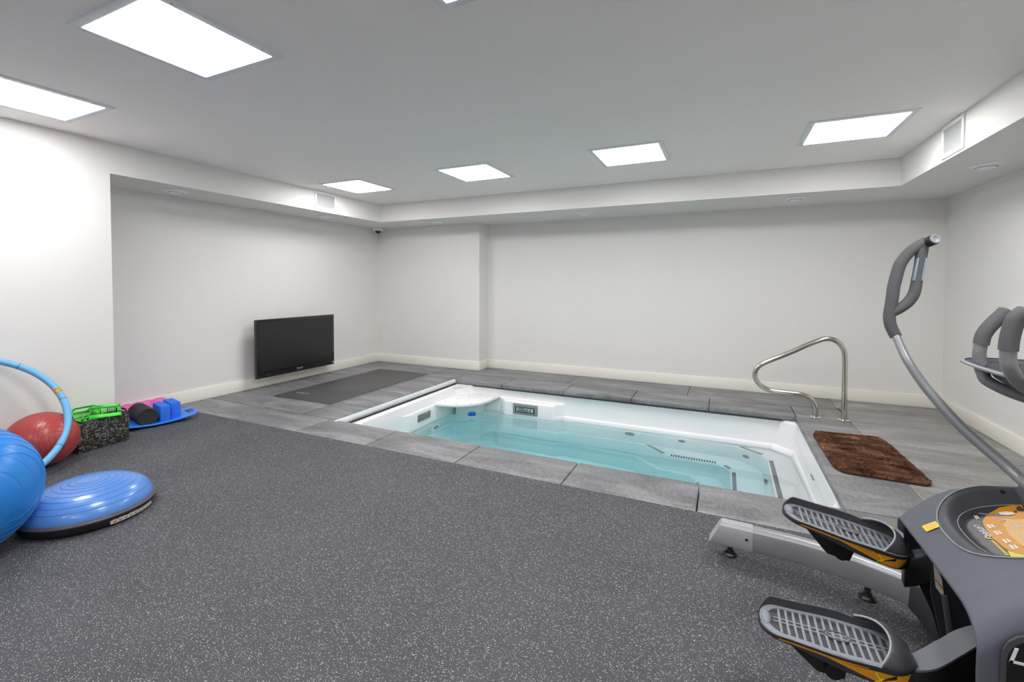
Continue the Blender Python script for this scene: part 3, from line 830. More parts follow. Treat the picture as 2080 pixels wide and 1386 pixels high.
# upside-down tray (right), tilted tray with open mouth (left)
ew = (Vector((0, 0, -1))-ax*.14-side*.16).normalized(); eu = (ax-ew*ax.dot(ew)).normalized(); ev = ew.cross(eu)
slotted((-4.440, 1.872, .312), eu, ev, ew, .165, .120, .092, 3, 'green slotted plastic tray lying upside down in the fabric basket')
ew = (Vector((0, 0, 1))*.62-side*.75+ax*.08).normalized(); eu = (ax-ew*ax.dot(ew)).normalized(); ev = ew.cross(eu)
slotted((-4.480, 1.735, .232), eu, ev, ew, .170, .110, .080, 5, 'green slotted plastic tray lying on its side, open towards the red ball')

# curved blue balance board with the foam gear on it
bc_ = Vector((-4.72, 2.345, 0)); aL = Vector((.22, .975, 0)).normalized(); aW = Vector((-.975, .22, 0)).normalized()
Lh, Wh = .320, .165
def board_z(s): return .004 + .036*(abs(s)/Lh)**1.8
def bp(s, w, dz=0): p = bc_ + aL*s + aW*w; return (p.x, p.y, board_z(s)+dz)
t = thing('balance_board', 'curved blue plastic balance board carrying the foam roller and the blocks', 'balance board', (bc_.x, bc_.y, 0))
g = G(); ns, nw = 36, 16
def half_w(s):
    k = abs(s)/Lh
    return Wh*(1 if k < .75 else 1-.30*((k-.75)/.25)**2)
top = []; bot = []
holes = lambda s, w: .80*Lh < abs(s) < .93*Lh and abs(w) < .055
ss = sorted([-Lh+2*Lh*i/ns for i in range(ns+1)]); P = []; F = []
for s in ss:
    for j in range(nw+1):
        w = half_w(s)*(-1+2*j/nw); P.append(bp(s, w, .012))
for i in range(ns):
    for j in range(nw):
        sm_ = (ss[i]+ss[i+1])/2; w = half_w(sm_)*(-1+2*(j+.5)/nw)
        if holes(sm_, w): continue
        a = i*(nw+1)+j; F.append((a, a+1, a+nw+2, a+nw+1))
g.add(P, F); o = g.build('deck', 'board_blue', t, smooth=50)
sm_ = o.modifiers.new('thickness', 'SOLIDIFY'); sm_.thickness = .010; sm_.offset = -1

def cyl_thing(name, c, d, r, L, mat, label, cat, hollow=0, ribs=False, recess=.006):
    d = Vector(d).normalized(); c = Vector(c); M = d.to_track_quat('Z', 'Y').to_matrix()
    t = thing(name, label, cat, (c.x, c.y, c.z-r))
    h = L/2; prof = []
    e = .008
    prof += [(hollow, -h+recess), (hollow+.002 if hollow else r*.86, -h+recess), (r*.88, -h), (r-e*.4, -h), (r, -h+e)]
    n = 14
    for i in range(1, n): prof.append((r + (.0035*((i % 2)*2-1) if ribs else 0), -h+e+(L-2*e)*i/n))
    prof += [(r, h-e), (r-e*.4, h), (r*.88, h), (hollow+.002 if hollow else r*.86, h-recess), (hollow, h-recess)]
    g = G(); g.lathe(prof, c, 48, M=M); g.build('foam', mat, t, smooth=40)
    if hollow:
        g = G(); g.lathe([(hollow-.008, -h+.01), (hollow+.001, -h+.004), (hollow+.001, h-.004), (hollow-.008, h-.01), (hollow-.008, -h+.01)], c, 32, M=M); g.build('core', 'roller_core', t)
    return t
rc_ = bc_ + aL*(-.075) + aW*(.03)
cyl_thing('foam_roller', (rc_.x, rc_.y, board_z(-.075)+.0125+.075), (-aW).lerp(-aW, 0), .075, .32, 'roller_black', 'short black foam roller lying across the blue balance board', 'foam roller')
cyl_thing('foam_roller', (-5.175+.014+.068+.002, 2.31, .069), (0, 1, 0), .068, .62, 'roller_pink', 'long pink foam roller lying along the skirting of the alcove wall', 'foam roller', hollow=.030, ribs=True)
def block(s, label, w0):
    c = bc_ + aL*s + aW*w0; z0 = max(board_z(s-.038), board_z(s+.038))+.0125
    o = G(); o.T = Matrix(((aL.x, aW.x, 0, c.x), (aL.y, aW.y, 0, c.y), (0, 0, 1, z0), (0, 0, 0, 1)))
    o.box(-.038, .038, -.115, .115, 0, .145)
    tag(o.build('yoga_block', 'block_blue', bevel=.005, seg=3), label, 'yoga block', 'blue foam blocks on the balance board')
block(.055, 'blue foam yoga block standing right beside the black roller', -.010)
block(.142, 'blue foam yoga block standing at the free end of the balance board', .020)

# ------------------------------------------------------------------ elliptical trainer
tr = thing('elliptical_trainer', 'grey and orange elliptical cross trainer cut by the picture edge beside the pool', 'elliptical trainer', (.95, 1.70, 0))

# silver rear legs: the far one shows, its twin runs on the camera side
def leg(path, label=None):
    """path: list of (x, y, zc)"""
    n = len(path)
    sec = [(-.034, -.050), (.034, -.050), (.037, -.044), (.037, .020), (.033, .036), (.022, .044), (.020, .0475), (.010, .050), (-.010, .050), (-.020, .0475), (-.022, .044), (-.033, .036), (-.037, .020), (-.037, -.044)]
    P = [Vector(p) for p in path]
    Q, _ = catmull(P, [1]*n, 8)
    rings = []
    for i, p in enumerate(Q):
        a = Q[max(0, i-1)]; b = Q[min(len(Q)-1, i+1)]; d = (b-a); d.z = 0; d.normalize(); nr = Vector((-d.y, d.x, 0))
        rings.append([p + nr*u + Vector((0, 0, w)) for u, w in sec])
    g = G(); g.loft(rings); o = g.build('rear_leg', 'silver', tr, smooth=28)
    # end cap with slanted tip
    d = (Q[3]-Q[0]).normalized(); nr = Vector((-d.y, d.x, 0)).normalized(); rr = []
    for k, (s0, sl) in enumerate(((-.060, 1), (-.058, 1), (.125, 0), (.1255, 0))):
        c = Q[0] + d*s0; f = 1.06 if k in (1, 2) else .98
        rr.append([c + nr*u*f + Vector((0, 0, w*f)) + d*(.052*(w+.05)/.1*sl) for u, w in sec])
    g = G(); g.loft(rr); c_ = g.build('end_cap', 'cap_silver', tr, smooth=28)
    g = G(); q = Q[0]+d*.10-nr*.0395; g.lathe([(0, .0015), (.006, .0015), (.006, -.002)], q, 14, M=(-nr).to_track_quat('Z', 'Y').to_matrix()); g.build('bolt_hole', 'decal_black', c_)
    for s in (.045, .555):
        f = s/.70*(len(Q)-1); i = int(f); c = Q[i].lerp(Q[min(i+1, len(Q)-1)], f-i)
        g = G(); g.lathe([(0, 0), (.030, 0), (.032, .006), (.026, .014), (.016, .018), (.014, .026), (0, .026)], (c.x, c.y, .0005), 24); ft = g.build('foot', 'black_plastic', tr)
        g = G(); g.lathe([(.008, .024), (.008, .034), (.012, .034), (.012, .040), (.006, .040), (.006, .066)], (c.x, c.y, 0), 14); g.build('threaded_stem', 'base_dark', ft)
leg([(.012, 2.365, .108), (.18, 2.355, .109), (.35, 2.335, .110), (.52, 2.285, .111), (.68, 2.205, .112)])
leg([(.012, 1.035, .108), (.18, 1.045, .109), (.35, 1.065, .110), (.52, 1.115, .111), (.68, 1.195, .112)])

# dark base casting the legs bolt to
g = G()
g.loft([[(.656, 2.25, .055), (.652, 2.175, .055), (.656, 2.175, .158), (.656, 2.24, .160)],
        [(.735, 2.20, .010), (.700, 2.045, .022), (.735, 2.09, .15), (.745, 2.19, .16)],
        [(.83, 2.05, .010), (.765, 1.93, .010), (.80, 1.98, .16), (.86, 2.05, .17)],
        [(1.0, 1.95, .010), (1.0, 1.45, .010), (1.0, 1.45, .22), (1.0, 1.95, .22)]])
g.build('base_casting', 'base_dark', tr, bevel=.006)
g = G()
g.loft([[(.655, 1.14, .015), (.655, 1.24, .015), (.668, 1.23, .168), (.668, 1.16, .168)],
        [(.705, 1.18, .010), (.700, 1.41, .010), (.735, 1.37, .18), (.735, 1.20, .18)],
        [(.80, 1.40, .010), (.745, 1.47, .010), (.80, 1.50, .20), (.86, 1.40, .20)],
        [(1.0, 1.45, .010), (1.0, 1.60, .010), (1.0, 1.60, .22), (1.0, 1.45, .22)]])
g.build('base_casting', 'base_dark', tr, bevel=.006)

# ---- hood -----------------------------------------------------------------
def ztop(x):
    K = [(.50, .43), (.55, .493), (.60, .552), (.65, .598), (.70, .626), (.76, .644), (.85, .655), (1.0, .66), (1.4, .66)]
    for (x0, z0), (x1, z1) in zip(K, K[1:]):
        if x <= x1: return z0+(z1-z0)*(x-x0)/(x1-x0)
    return .66
KX = [.46+.01*i for i in range(95)]
KZ = [sum(ztop(x+dx)*w for dx, w in ((-.03, .15), (-.015, .22), (0, .26), (.015, .22), (.03, .15))) for x in KX]
def zt(x):
    f = clamp((x-KX[0])/.01, 0, len(KX)-1.001); i = int(f); return KZ[i]+(KZ[i+1]-KZ[i])*(f-i)
BX, BY, BA, BB = .822, 1.722, .222, .222
def bowl_r(x, y): return (abs((x-BX)/BA)**2.7 + abs((y-BY)/BB)**2.7)**(1/2.7)
def bowl_floor(x, y): return .560 + .28*(x-.69)
def near_y(z, top):
    return 1.398 + .030*sstep((z-.10)/.6)
def surf(x, y, top=None):
    """top surface height before the well"""
    top = zt(x) if top is None else top
    r = .085; yn = 1.405
    if y < yn+r: k = clamp((yn+r-y)/r); return top - r + math.sqrt(max(0, r*r-(k*r)**2)) - .004
    r2 = .014; yf = 1.955
    if y > yf-r2: k = clamp((y-yf+r2)/r2); return top - r2 + math.sqrt(max(0, r2*r2-(k*r2)**2)) - .004
    u = (y-1.68)/.275; return top - .003*u*u
def hood_z(x, y):
    z = surf(x, y); r = bowl_r(x, y)
    if r < 1 and x < .835:
        f = sstep((1-r)/.30)
        z = z + (min(z-.012, bowl_floor(x, y))-z)*f
    return z
ys = []
N = 150
def section(x):
    pts = []
    top = zt(x)
    for z in [.12+.03*i for i in range(60)]:
        if z < top-.085: pts.append((x, 1.398+.007*sstep((z-.1)/.35), z))
    pts = pts[:40]
    while len(pts) < 18: pts.insert(0, pts[0])
    low = [(x, 1.398+.007*sstep(i/18*(top-.085-.12)/.35), .12+(top-.085-.12)*i/18) for i in range(18)]
    over = []
    for i in range(N+1):
        t = i/N
        # denser near the rounded shoulders
        if t < .12: a = t/.12*math.pi/2; y = 1.405+.085*(1-math.cos(a))
        elif t > .94: a = (t-.94)/.06*math.pi/2; y = 1.941+.014*math.sin(a)
        else: y = 1.490+(1.941-1.490)*(t-.12)/.82
        over.append((x, y, hood_z(x, y)))
    zb = .12+.33*clamp((.92-x)/.37); far = [(x, 1.955, zb+(over[-1][2]-zb)*(1-(i+1)/10)) for i in range(10)]
    return low + over + far
xs = [.550+.0045*i for i in range(64)] + [.84, .90, 1.0, 1.1, 1.25]
g = G(); g.loft([section(x) for x in xs], closed=False)
# the well and its rim get their own tint
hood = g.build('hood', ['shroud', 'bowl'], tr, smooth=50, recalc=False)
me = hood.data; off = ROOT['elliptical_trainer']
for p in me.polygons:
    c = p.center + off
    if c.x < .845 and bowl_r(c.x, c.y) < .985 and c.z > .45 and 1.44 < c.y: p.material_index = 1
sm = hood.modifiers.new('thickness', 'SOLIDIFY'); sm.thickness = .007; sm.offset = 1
# pale rim line around the well
pts = []
for k in range(60):
    a = R(75+210*k/59); cx_, sx_ = math.cos(a), math.sin(a); rr_ = (abs(cx_)**2.7+abs(sx_)**2.7)**(-1/2.7)
    x, y = BX+BA*cx_*rr_, BY+BB*sx_*rr_; pts.append((x, y, surf(x, y)+.0025))
g = G(); g.tube(pts, .0020, 8); g.build('well_rim', 'lip', hood, smooth=60)
# dark innards seen through the rear mouth
g = G(); g.box(.70, 1.2, 1.43, 1.93, .10, .44); g.build('innards', 'cavity', tr, bevel=.01)
g = G(); g.prism([(.633, .31), (.648, .31), (.676, .12), (.659, .12)], 1.838, 1.850, axis=1); g.build('inner_bracket', 'rim_plastic', tr, bevel=.003)
g = G(); g.prism([(.560, .485), (.566, .40), (.585, .33), (.640, .20), (.66, .12), (1.1, .12), (1.1, .60), (.66, .575), (.60, .53)], 1.925, 1.938, axis=1); g.build('inner_side', 'cavity', tr)
# side plate with the striped label inside the mouth
g = G(); g.prism([(.650, .12), (.72, .12), (.72, .44), (.612, .44), (.612, .30)], 1.856, 1.864, axis=1); ip = g.build('inner_plate', 'base_dark', tr)
g = G(); g.prism([(.614, .412), (.620, .405), (.637, .352), (.644, .292), (.623, .324)], 1.8525, 1.8555, axis=1); il = g.build('inner_label', 'sticker_white', ip, smooth=0, label='white striped safety label')
for z in (.392, .350):
    g = G(); g.prism([(.618, z), (.640, z-.030), (.640, z-.022), (.618, z+.007)], 1.8505, 1.8527, axis=1); g.build('label_stripe', 'sticker_orange', il, smooth=0)

# drape flat artwork on the hood
def drape(polys2d, mat, name, parent, lift=.0014, sub=3, faces=None):
    bm = bmesh.new()
    if faces is None:
        for poly in polys2d:
            vs = [bm.verts.new((x, y, 0)) for x, y in poly]; bm.faces.new(vs)
    else:
        vs = [bm.verts.new((x, y, 0)) for x, y in polys2d]
        for f in faces:
            try: bm.faces.new([vs[i] for i in f])
            except ValueError: pass
    bmesh.ops.triangulate(bm, faces=bm.faces)
    for _ in range(sub): bmesh.ops.subdivide_edges(bm, edges=[e for e in bm.edges if e.calc_length() > .010], cuts=1); bmesh.ops.triangulate(bm, faces=bm.faces)
    g = G(); bm.verts.index_update()
    g.add([(v.co.x, v.co.y, hood_z(v.co.x, v.co.y)+lift) for v in bm.verts], [[v.index for v in f.verts] for f in bm.faces]); bm.free()
    return g.build(name, mat, parent, smooth=60, recalc=False)
def sup(s, a0, a1, n=40, sa=1, sb=1):
    out = []
    for k in range(n+1):
        a = R(a0+(a1-a0)*k/n); c_, s_ = math.cos(a), math.sin(a); rr_ = (abs(c_)**2.7+abs(s_)**2.7)**(-1/2.7)
        out.append((BX+BA*c_*rr_*s*sa, BY+BB*s_*rr_*s*sb))
    return out
XC = .832
def clipx(poly): return [(min(x, XC), y) for x, y in poly]
base_decal = drape([clipx(sup(.80, 85, 275))], 'decal_dark', 'decal', hood, .0012, 4)
base_decal['label'] = 'dark and orange instruction decal'
org = [(XC, 1.899), (.814, 1.8985), (.781, 1.8936), (.7526, 1.878), (.733, 1.855), (.7186, 1.830), (.711, 1.803), (.7067, 1.7736), (.7035, 1.745), (.7026, 1.722), (.703, 1.699), (.7044, 1.673), (.7145, 1.655), (.727, 1.6406), (.76, 1.62), (XC, 1.602)]
drape([org], 'orange', 'decal_orange_field', hood, .0024, 4)
drape([[(XC, 1.830), (.775, 1.835), (.752, 1.800), (.742, 1.740), (.742, 1.690), (.755, 1.655), (XC, 1.630)]], 'orange_pale', 'decal_pale_field', hood, .0030, 4)
drape([[(.7052, 1.6655), (.7135, 1.653), (.727, 1.6385), (.76, 1.617), (XC, 1.599), (XC, 1.572), (.76, 1.572), (.712, 1.580), (.694, 1.612)]], 'yellow', 'decal_yellow_band', hood, .0030, 3)
lpts = [(x, y, hood_z(x, y)+.001) for x, y in sup(.80, 92, 262, 60)]
g = G(); g.tube(lpts, .0014, 6); g.build('decal_lip', 'lip', hood, smooth=60)
# stroke lettering
STR = {'L': [[(0, 1), (0, 0), (.62, 0)]], 'A': [[(0, 0), (0, .62), (.30, 1), (.66, 1), (.66, 0)], [(.22, .42), (.66, .42)]], 'T': [[(0, 1), (.66, 1)], [(.33, 1), (.33, 0)]],
       'E': [[(.62, 1), (0, 1), (0, 0), (.62, 0)], [(0, .5), (.55, .5)]], 'R': [[(0, 0), (0, 1), (.62, 1), (.62, .48), (0, .48)], [(.30, .48), (.66, 0)]]}
def stroke_word(word, h, wd=.20, shear=.22, gap=.26):
    out = []; x = 0
    for ch in word:
        for st in STR[ch]:
            for (a, b) in zip(st, st[1:]):
                a, b = Vector(a), Vector(b); d = (b-a).normalized(); n_ = Vector((-d.y, d.x))*wd/2; a = a-d*wd/2; b = b+d*wd/2
                out.append([((q.x+x+q.y*shear)*h, q.y*h) for q in (a+n_, a-n_, b-n_, b+n_)])
        x += .66+gap
    return out, x*h
def place(polys, o, ex, ey): return [[(o[0]+ex[0]*x+ey[0]*y, o[1]+ex[1]*x+ey[1]*y) for x, y in p] for p in polys]
wp, ww = stroke_word('LATERAL', .0113)
drape(place(wp, (.6905, 1.808), (.02, -.9998), (.9998, .02)), 'decal_white', 'lettering', hood, .0026, 2)
drape([[(.6865, 1.7385), (.6895, 1.7405), (.6935, 1.7325), (.7020, 1.7290), (.7020, 1.7245), (.6920, 1.7265), (.6875, 1.7320)], [(.7005, 1.7420), (.7028, 1.7390), (.6965, 1.7335), (.6945, 1.7355)]], 'yellow', 'lettering_cross', hood, .0028, 2)
bars = []
for k in range(10): bars.append([(.692, 1.7170-.0080*k), (.6990, 1.7185-.0080*k), (.6990, 1.7130-.0080*k), (.692, 1.7115-.0080*k)])
drape(bars, 'yellow', 'small_print', hood, .0026, 1)
bars = []
for (x, y) in ((.717, 1.807), (.717, 1.768), (.716, 1.722), (.717, 1.690)): bars.append([(x, y), (x+.006, y), (x+.006, y-.022), (x, y-.022)]); bars.append([(x+.009, y), (x+.014, y), (x+.014, y-.018), (x+.009, y-.018)])
for b_ in bars: drape([b_], 'decal_white', 'caption', hood, .0036, 1)
for b_ in ([(.710, 1.862), (.7135, 1.862), (.7135, 1.844), (.710, 1.844)], [(.7155, 1.864), (.719, 1.864), (.719, 1.848), (.7155, 1.848)]): drape([b_], 'decal_white', 'caption', hood, .0028, 1)
# little exercise diagrams: pale outlined figures
def figure(cx_, cy_, s):
    out = []
    def seg(a, b, w=.0022):
        a, b = Vector(a), Vector(b); d = (b-a).normalized(); n_ = Vector((-d.y, d.x))*w/2; out.append([tuple(a+n_), tuple(a-n_), tuple(b-n_), tuple(b+n_)])
    f = lambda u, w: (cx_+u*s, cy_+w*s)
    seg(f(.9, 0), f(.45, .05)); seg(f(.45, .05), f(0, .25)); seg(f(.45, .05), f(.05, -.2)); seg(f(.75, .02), f(.6, .3)); seg(f(.75, .02), f(.55, -.25))
    seg(f(.92, -.05), f(1.0, .05)); seg(f(1.0, .05), f(.92, .12)); seg(f(0, .25), f(-.02, .42)); seg(f(.05, -.2), f(.02, -.02))
    return out
figs = []
for (x, y) in ((.752, 1.785), (.758, 1.735), (.765, 1.690), (.790, 1.650), (.748, 1.830)): figs += figure(x, y, .036)
drape(figs, 'decal_white', 'diagram', hood, .0038, 0)
drape([[(.722, 1.872), (.730, 1.8745), (.770, 1.872), (.790, 1.868), (.790, 1.860), (.765, 1.858), (.745, 1.864)]], 'pedal_grid', 'photo_figure', hood, .0036, 2)
drape([[(.772, 1.878), (.790, 1.881), (.803, 1.876), (.803, 1.862), (.785, 1.858), (.772, 1.864)]], 'decal_white', 'photo_figure', hood, .0044, 2)
# yellow sticker on the hood (its code is left blank)
sq = [(.5743, 1.8238), (.6016, 1.8070), (.6018, 1.7722), (.5745, 1.7859)]
stq = drape([sq], 'yellow', 'sticker', hood, .0046, 3); stq['label'] = 'small yellow sticker'
cq = [(sum(p[0] for p in sq)/4, sum(p[1] for p in sq)/4)]
drape([[(cq[0][0]+(p[0]-cq[0][0])*.70, cq[0][1]+(p[1]-cq[0][1])*.66) for p in sq]], 'orange_pale', 'sticker_field', hood, .0052, 3)
# screw on the well wall
sx, sy = .800, 1.925
g = G(); g.lathe([(0, .004), (.005, .003), (.006, 0)], (sx, sy, hood_z(sx, sy)+.002), 12, M=Vector((0, -.8, .6)).to_track_quat('Z', 'Y').to_matrix()); g.build('screw', 'decal_black', hood)
# black side panel with lettering
def sidepoly(poly, y, name, mat, parent, th=.003):
    g = G(); g.prism(poly, y-th, y, axis=1); return g.build(name, mat, parent, smooth=0)
pa = [(.588, .12)] + [(.588, .43), (.590, .452), (.598, .472), (.612, .488), (.630, .497)] + [(.80, .515), (1.20, .515), (1.20, .12)]
def panel_y(z): return 1.398+.007*sstep((z-.1)/.35)
panel = sidepoly([(x, min(z, .50)) for x, z in pa], 1.400, 'side_panel_border', 'rim_plastic', hood, .006)
pb = [(.596, .12), (.596, .43), (.599, .447), (.606, .463), (.618, .477), (.634, .485), (.80, .502), (1.19, .502), (1.19, .12)]
sidepoly(pb, 1.3940, 'side_panel', 'decal_black', hood, .002)
wp, ww = stroke_word('LATERAL', .030, .19, .25, .22)
g = G()
for p in wp: g.prism([(.602+x, .432+y) for x, y in p], 1.3900, 1.3921, axis=1)
g.build('side_lettering', 'decal_white', hood, smooth=0)
g = G()
for p in ([(.815, .43), (.823, .43), (.850, .466), (.842, .466)], [(.815, .466), (.823, .466), (.850, .43), (.842, .43)]): g.prism(p, 1.3900, 1.3921, axis=1)
g.build('side_lettering_cross', 'yellow', hood, smooth=0)

# column foot behind the well, mast and pivot
g = G(); g.loft([[(.836, 1.50, z), (.836, 1.942, z), (1.25, 1.942, z), (1.25, 1.50, z)] for z in (.50, .672)]); g.build('column_foot', 'shroud', tr, bevel=.012)
g = G(); g.loft([[(.93, 1.62, .66), (.93, 1.80, .66), (1.22, 1.80, .66), (1.22, 1.62, .66)], [(1.02, 1.65, .95), (1.02, 1.77, .95), (1.18, 1.77, .95), (1.18, 1.65, .95)]]); g.build('mast', 'shroud', tr, bevel=.012)

# ---- moving handlebar -------------------------------------------------------
HB_TUBE = [(0.531, 2.02, 1.1526), (0.5395, 1.9867, 1.1092), (0.5638, 1.9533, 1.0335), (0.594, 1.92, 0.9657), (0.6316, 1.8867, 0.9029), (0.6722, 1.8533, 0.8449), (0.7125, 1.82, 0.799), (0.7436, 1.7867, 0.7657), (0.7625, 1.7533, 0.7418), (0.7771, 1.72, 0.7247), (.86, 1.70, .66)]
HB_TUBE[0] = (.5375, 2.02, 1.1360); HB_TUBE[1] = (.5500, 2.014, 1.1045)
HB_GRIP = [(0.5514, 2.02, 1.1029), (0.5369, 2.02, 1.1371), (0.5313, 2.02, 1.1701), (0.5341, 2.02, 1.2051), (0.5382, 2.02, 1.24), (0.5409, 2.02, 1.2748), (0.547, 2.02, 1.3112), (0.5583, 2.02, 1.3595), (0.5804, 2.02, 1.3968), (0.6066, 2.02, 1.4216), (0.6299, 2.02, 1.436)]
HB_BRANCH = [(0.5331, 2.02, 1.1858), (0.5589, 2.02, 1.2022), (0.5841, 2.02, 1.2278), (0.5988, 2.02, 1.2598), (0.6051, 2.02, 1.3076), (0.6108, 2.02, 1.3519), (0.6157, 2.02, 1.3993), (0.6197, 2.02, 1.4263)]
g = G(); g.tube(HB_TUBE, [.0125, .0128, .0132, .0138, .0145, .0150, .0154, .0156, .0156, .0156, .0156], 18, smooth=8); g.build('handlebar', 'tube_grey', tr, smooth=60)
g = G(); g.tube(HB_GRIP, [.0178, .0180, .0180, .0182, .0184, .0184, .0182, .0180, .0176, .0172, .0172], 18, smooth=6)
g.tube(HB_BRANCH, [.0170, .0170, .0172, .0170, .0158, .0158, .0168, .0150], 18, smooth=6)
gr = g.build('hand_grip', 'grip_foam', tr, smooth=60)
g = G(); g.tube([(.6240, 2.034, 1.4290), (.6265, 2.028, 1.4305), (.6395, 1.995, 1.4395), (.6405, 1.9925, 1.4402)], [.0150, .0185, .0185, .0175], 24); cap = g.build('grip_cap', 'base_dark', tr, smooth=40)
dv = Vector((.013, -.033, .009)).normalized()
g = G(); g.lathe([(0, .000), (.008, .001), (.011, .004), (.0155, .004), (.0165, .0)], (.6405, 1.9925, 1.4402), 24, M=dv.to_track_quat('Z', 'Y').to_matrix()); g.build('button', 'lip', cap, smooth=40)
e1 = Vector((-.55, -.10, .80)); e1 = (e1 - dv*e1.dot(dv)).normalized(); e2 = dv.cross(e1)
for a, s_ in ((.25, .30), (.95, .30), (.6, .62)):
    nrm = e1*math.cos(a) - e2*math.sin(a); p = Vector((.6265, 2.028, 1.4305)).lerp(Vector((.6395, 1.995, 1.4395)), s_) + nrm*.0180
    g = G(); g.lathe([(0, .002), (.0036, .002), (.0045, 0)], p, 12, M=nrm.to_track_quat('Z', 'Y').to_matrix()); g.build('key', 'orange', cap)
for sgn in (1, -1):
    pts = [Vector(p) + Vector((.0104*sgn, -.0075, 0)) for p in ((.6040, 2.02, 1.300), (.6075, 2.02, 1.330), (.6110, 2.02, 1.356), (.6135, 2.02, 1.378))]
    g = G(); g.tube(pts, .0085, 12, smooth=5, flat=(.55, 1)); g.build('pulse_sensor', 'sensor', gr, smooth=60)

# ---- fixed hand grips and tray ------------------------------------------------
FG_FAR = [(0.7593, 1.84, 1.2087), (0.7412, 1.84, 1.1852), (0.7226, 1.84, 1.1588), (0.7108, 1.84, 1.1344), (0.7059, 1.84, 1.1064)]
FG_FAR_T = [(0.7062, 1.84, 1.1103), (0.7029, 1.84, 1.0832), (0.7043, 1.84, 1.0503), (0.7097, 1.835, 1.0217), (0.722, 1.82, 0.9944), (.80, 1.78, .96), (.98, 1.75, .93)]
FG_NEAR = [(0.6699, 1.54, 1.2209), (0.6537, 1.54, 1.2022), (0.6468, 1.54, 1.1763), (0.6424, 1.54, 1.1454), (0.6415, 1.54, 1.1227)]
FG_NEAR_T = [(0.6414, 1.54, 1.1257), (0.6416, 1.54, 1.1012), (0.6452, 1.54, 1.0806), (0.6589, 1.55, 1.0566), (0.6795, 1.57, 1.0373), (0.712, 1.6, 1.0155), (.80, 1.65, .97), (.98, 1.69, .93)]
for foam, tube in ((FG_FAR, FG_FAR_T), (FG_NEAR, FG_NEAR_T)):
    g = G(); g.tube(tube, .0158, 18, smooth=7); ft = g.build('fixed_handle', 'tube_grey', tr, smooth=60)
    g = G(); P, rr = catmull([Vector(p) for p in foam], [.0185]*5, 7)
    d = (P[0]-P[1]).normalized(); P = [P[0]+d*.006, P[0]+d*.003]+P; rr = [.009, .0155]+rr
    g.tube(P, rr, 20); g.build('foam_sleeve', 'grip_foam', ft, smooth=60)
TX, TY = .800, 1.700
def tring(sx_, sy_, z, dx=0, n=40, up=0):
    out = []
    for k in range(n):
        a = 2*math.pi*k/n; c_, s_ = math.cos(a), math.sin(a); rr_ = (abs(c_)**3+abs(s_)**3)**(-1/3)
        out.append((TX+dx+sx_*c_*rr_, TY+sy_*s_*rr_, z))
    return out
g = G(); g.loft([tring(.145, .235, 1.048), tring(.148, .240, 1.053), tring(.140, .225, 1.054), tring(.122, .195, 1.050, .01), tring(.108, .175, 1.028, .015), tring(.095, .16, 1.018, .02)], cap0=False); tray = g.build('console_tray', 'tray', tr, smooth=40)
g = G(); g.loft([tring(.142, .232, 1.047), tring(.150, .243, 1.049), tring(.150, .243, 1.054), tring(.142, .230, 1.056)], cap0=False, cap1=False); g.build('tray_rim', 'tube_grey', tray, smooth=40)
g = G(); g.loft([tring(.120, .205, 1.046, .02), tring(.112, .185, 1.012, .03), tring(.095, .15, .985, .05), tring(.07, .10, .955, .08), tring(.05, .06, .93, .12)], cap1=True); g.build('tray_underside', 'base_dark', tray, smooth=40)
g = G(); g.tube([(1.02, 1.71, .95), (.96, 1.70, .985), (.90, 1.70, 1.01)], .03, 16, smooth=4); g.build('tray_arm', 'base_dark', tr, smooth=60)

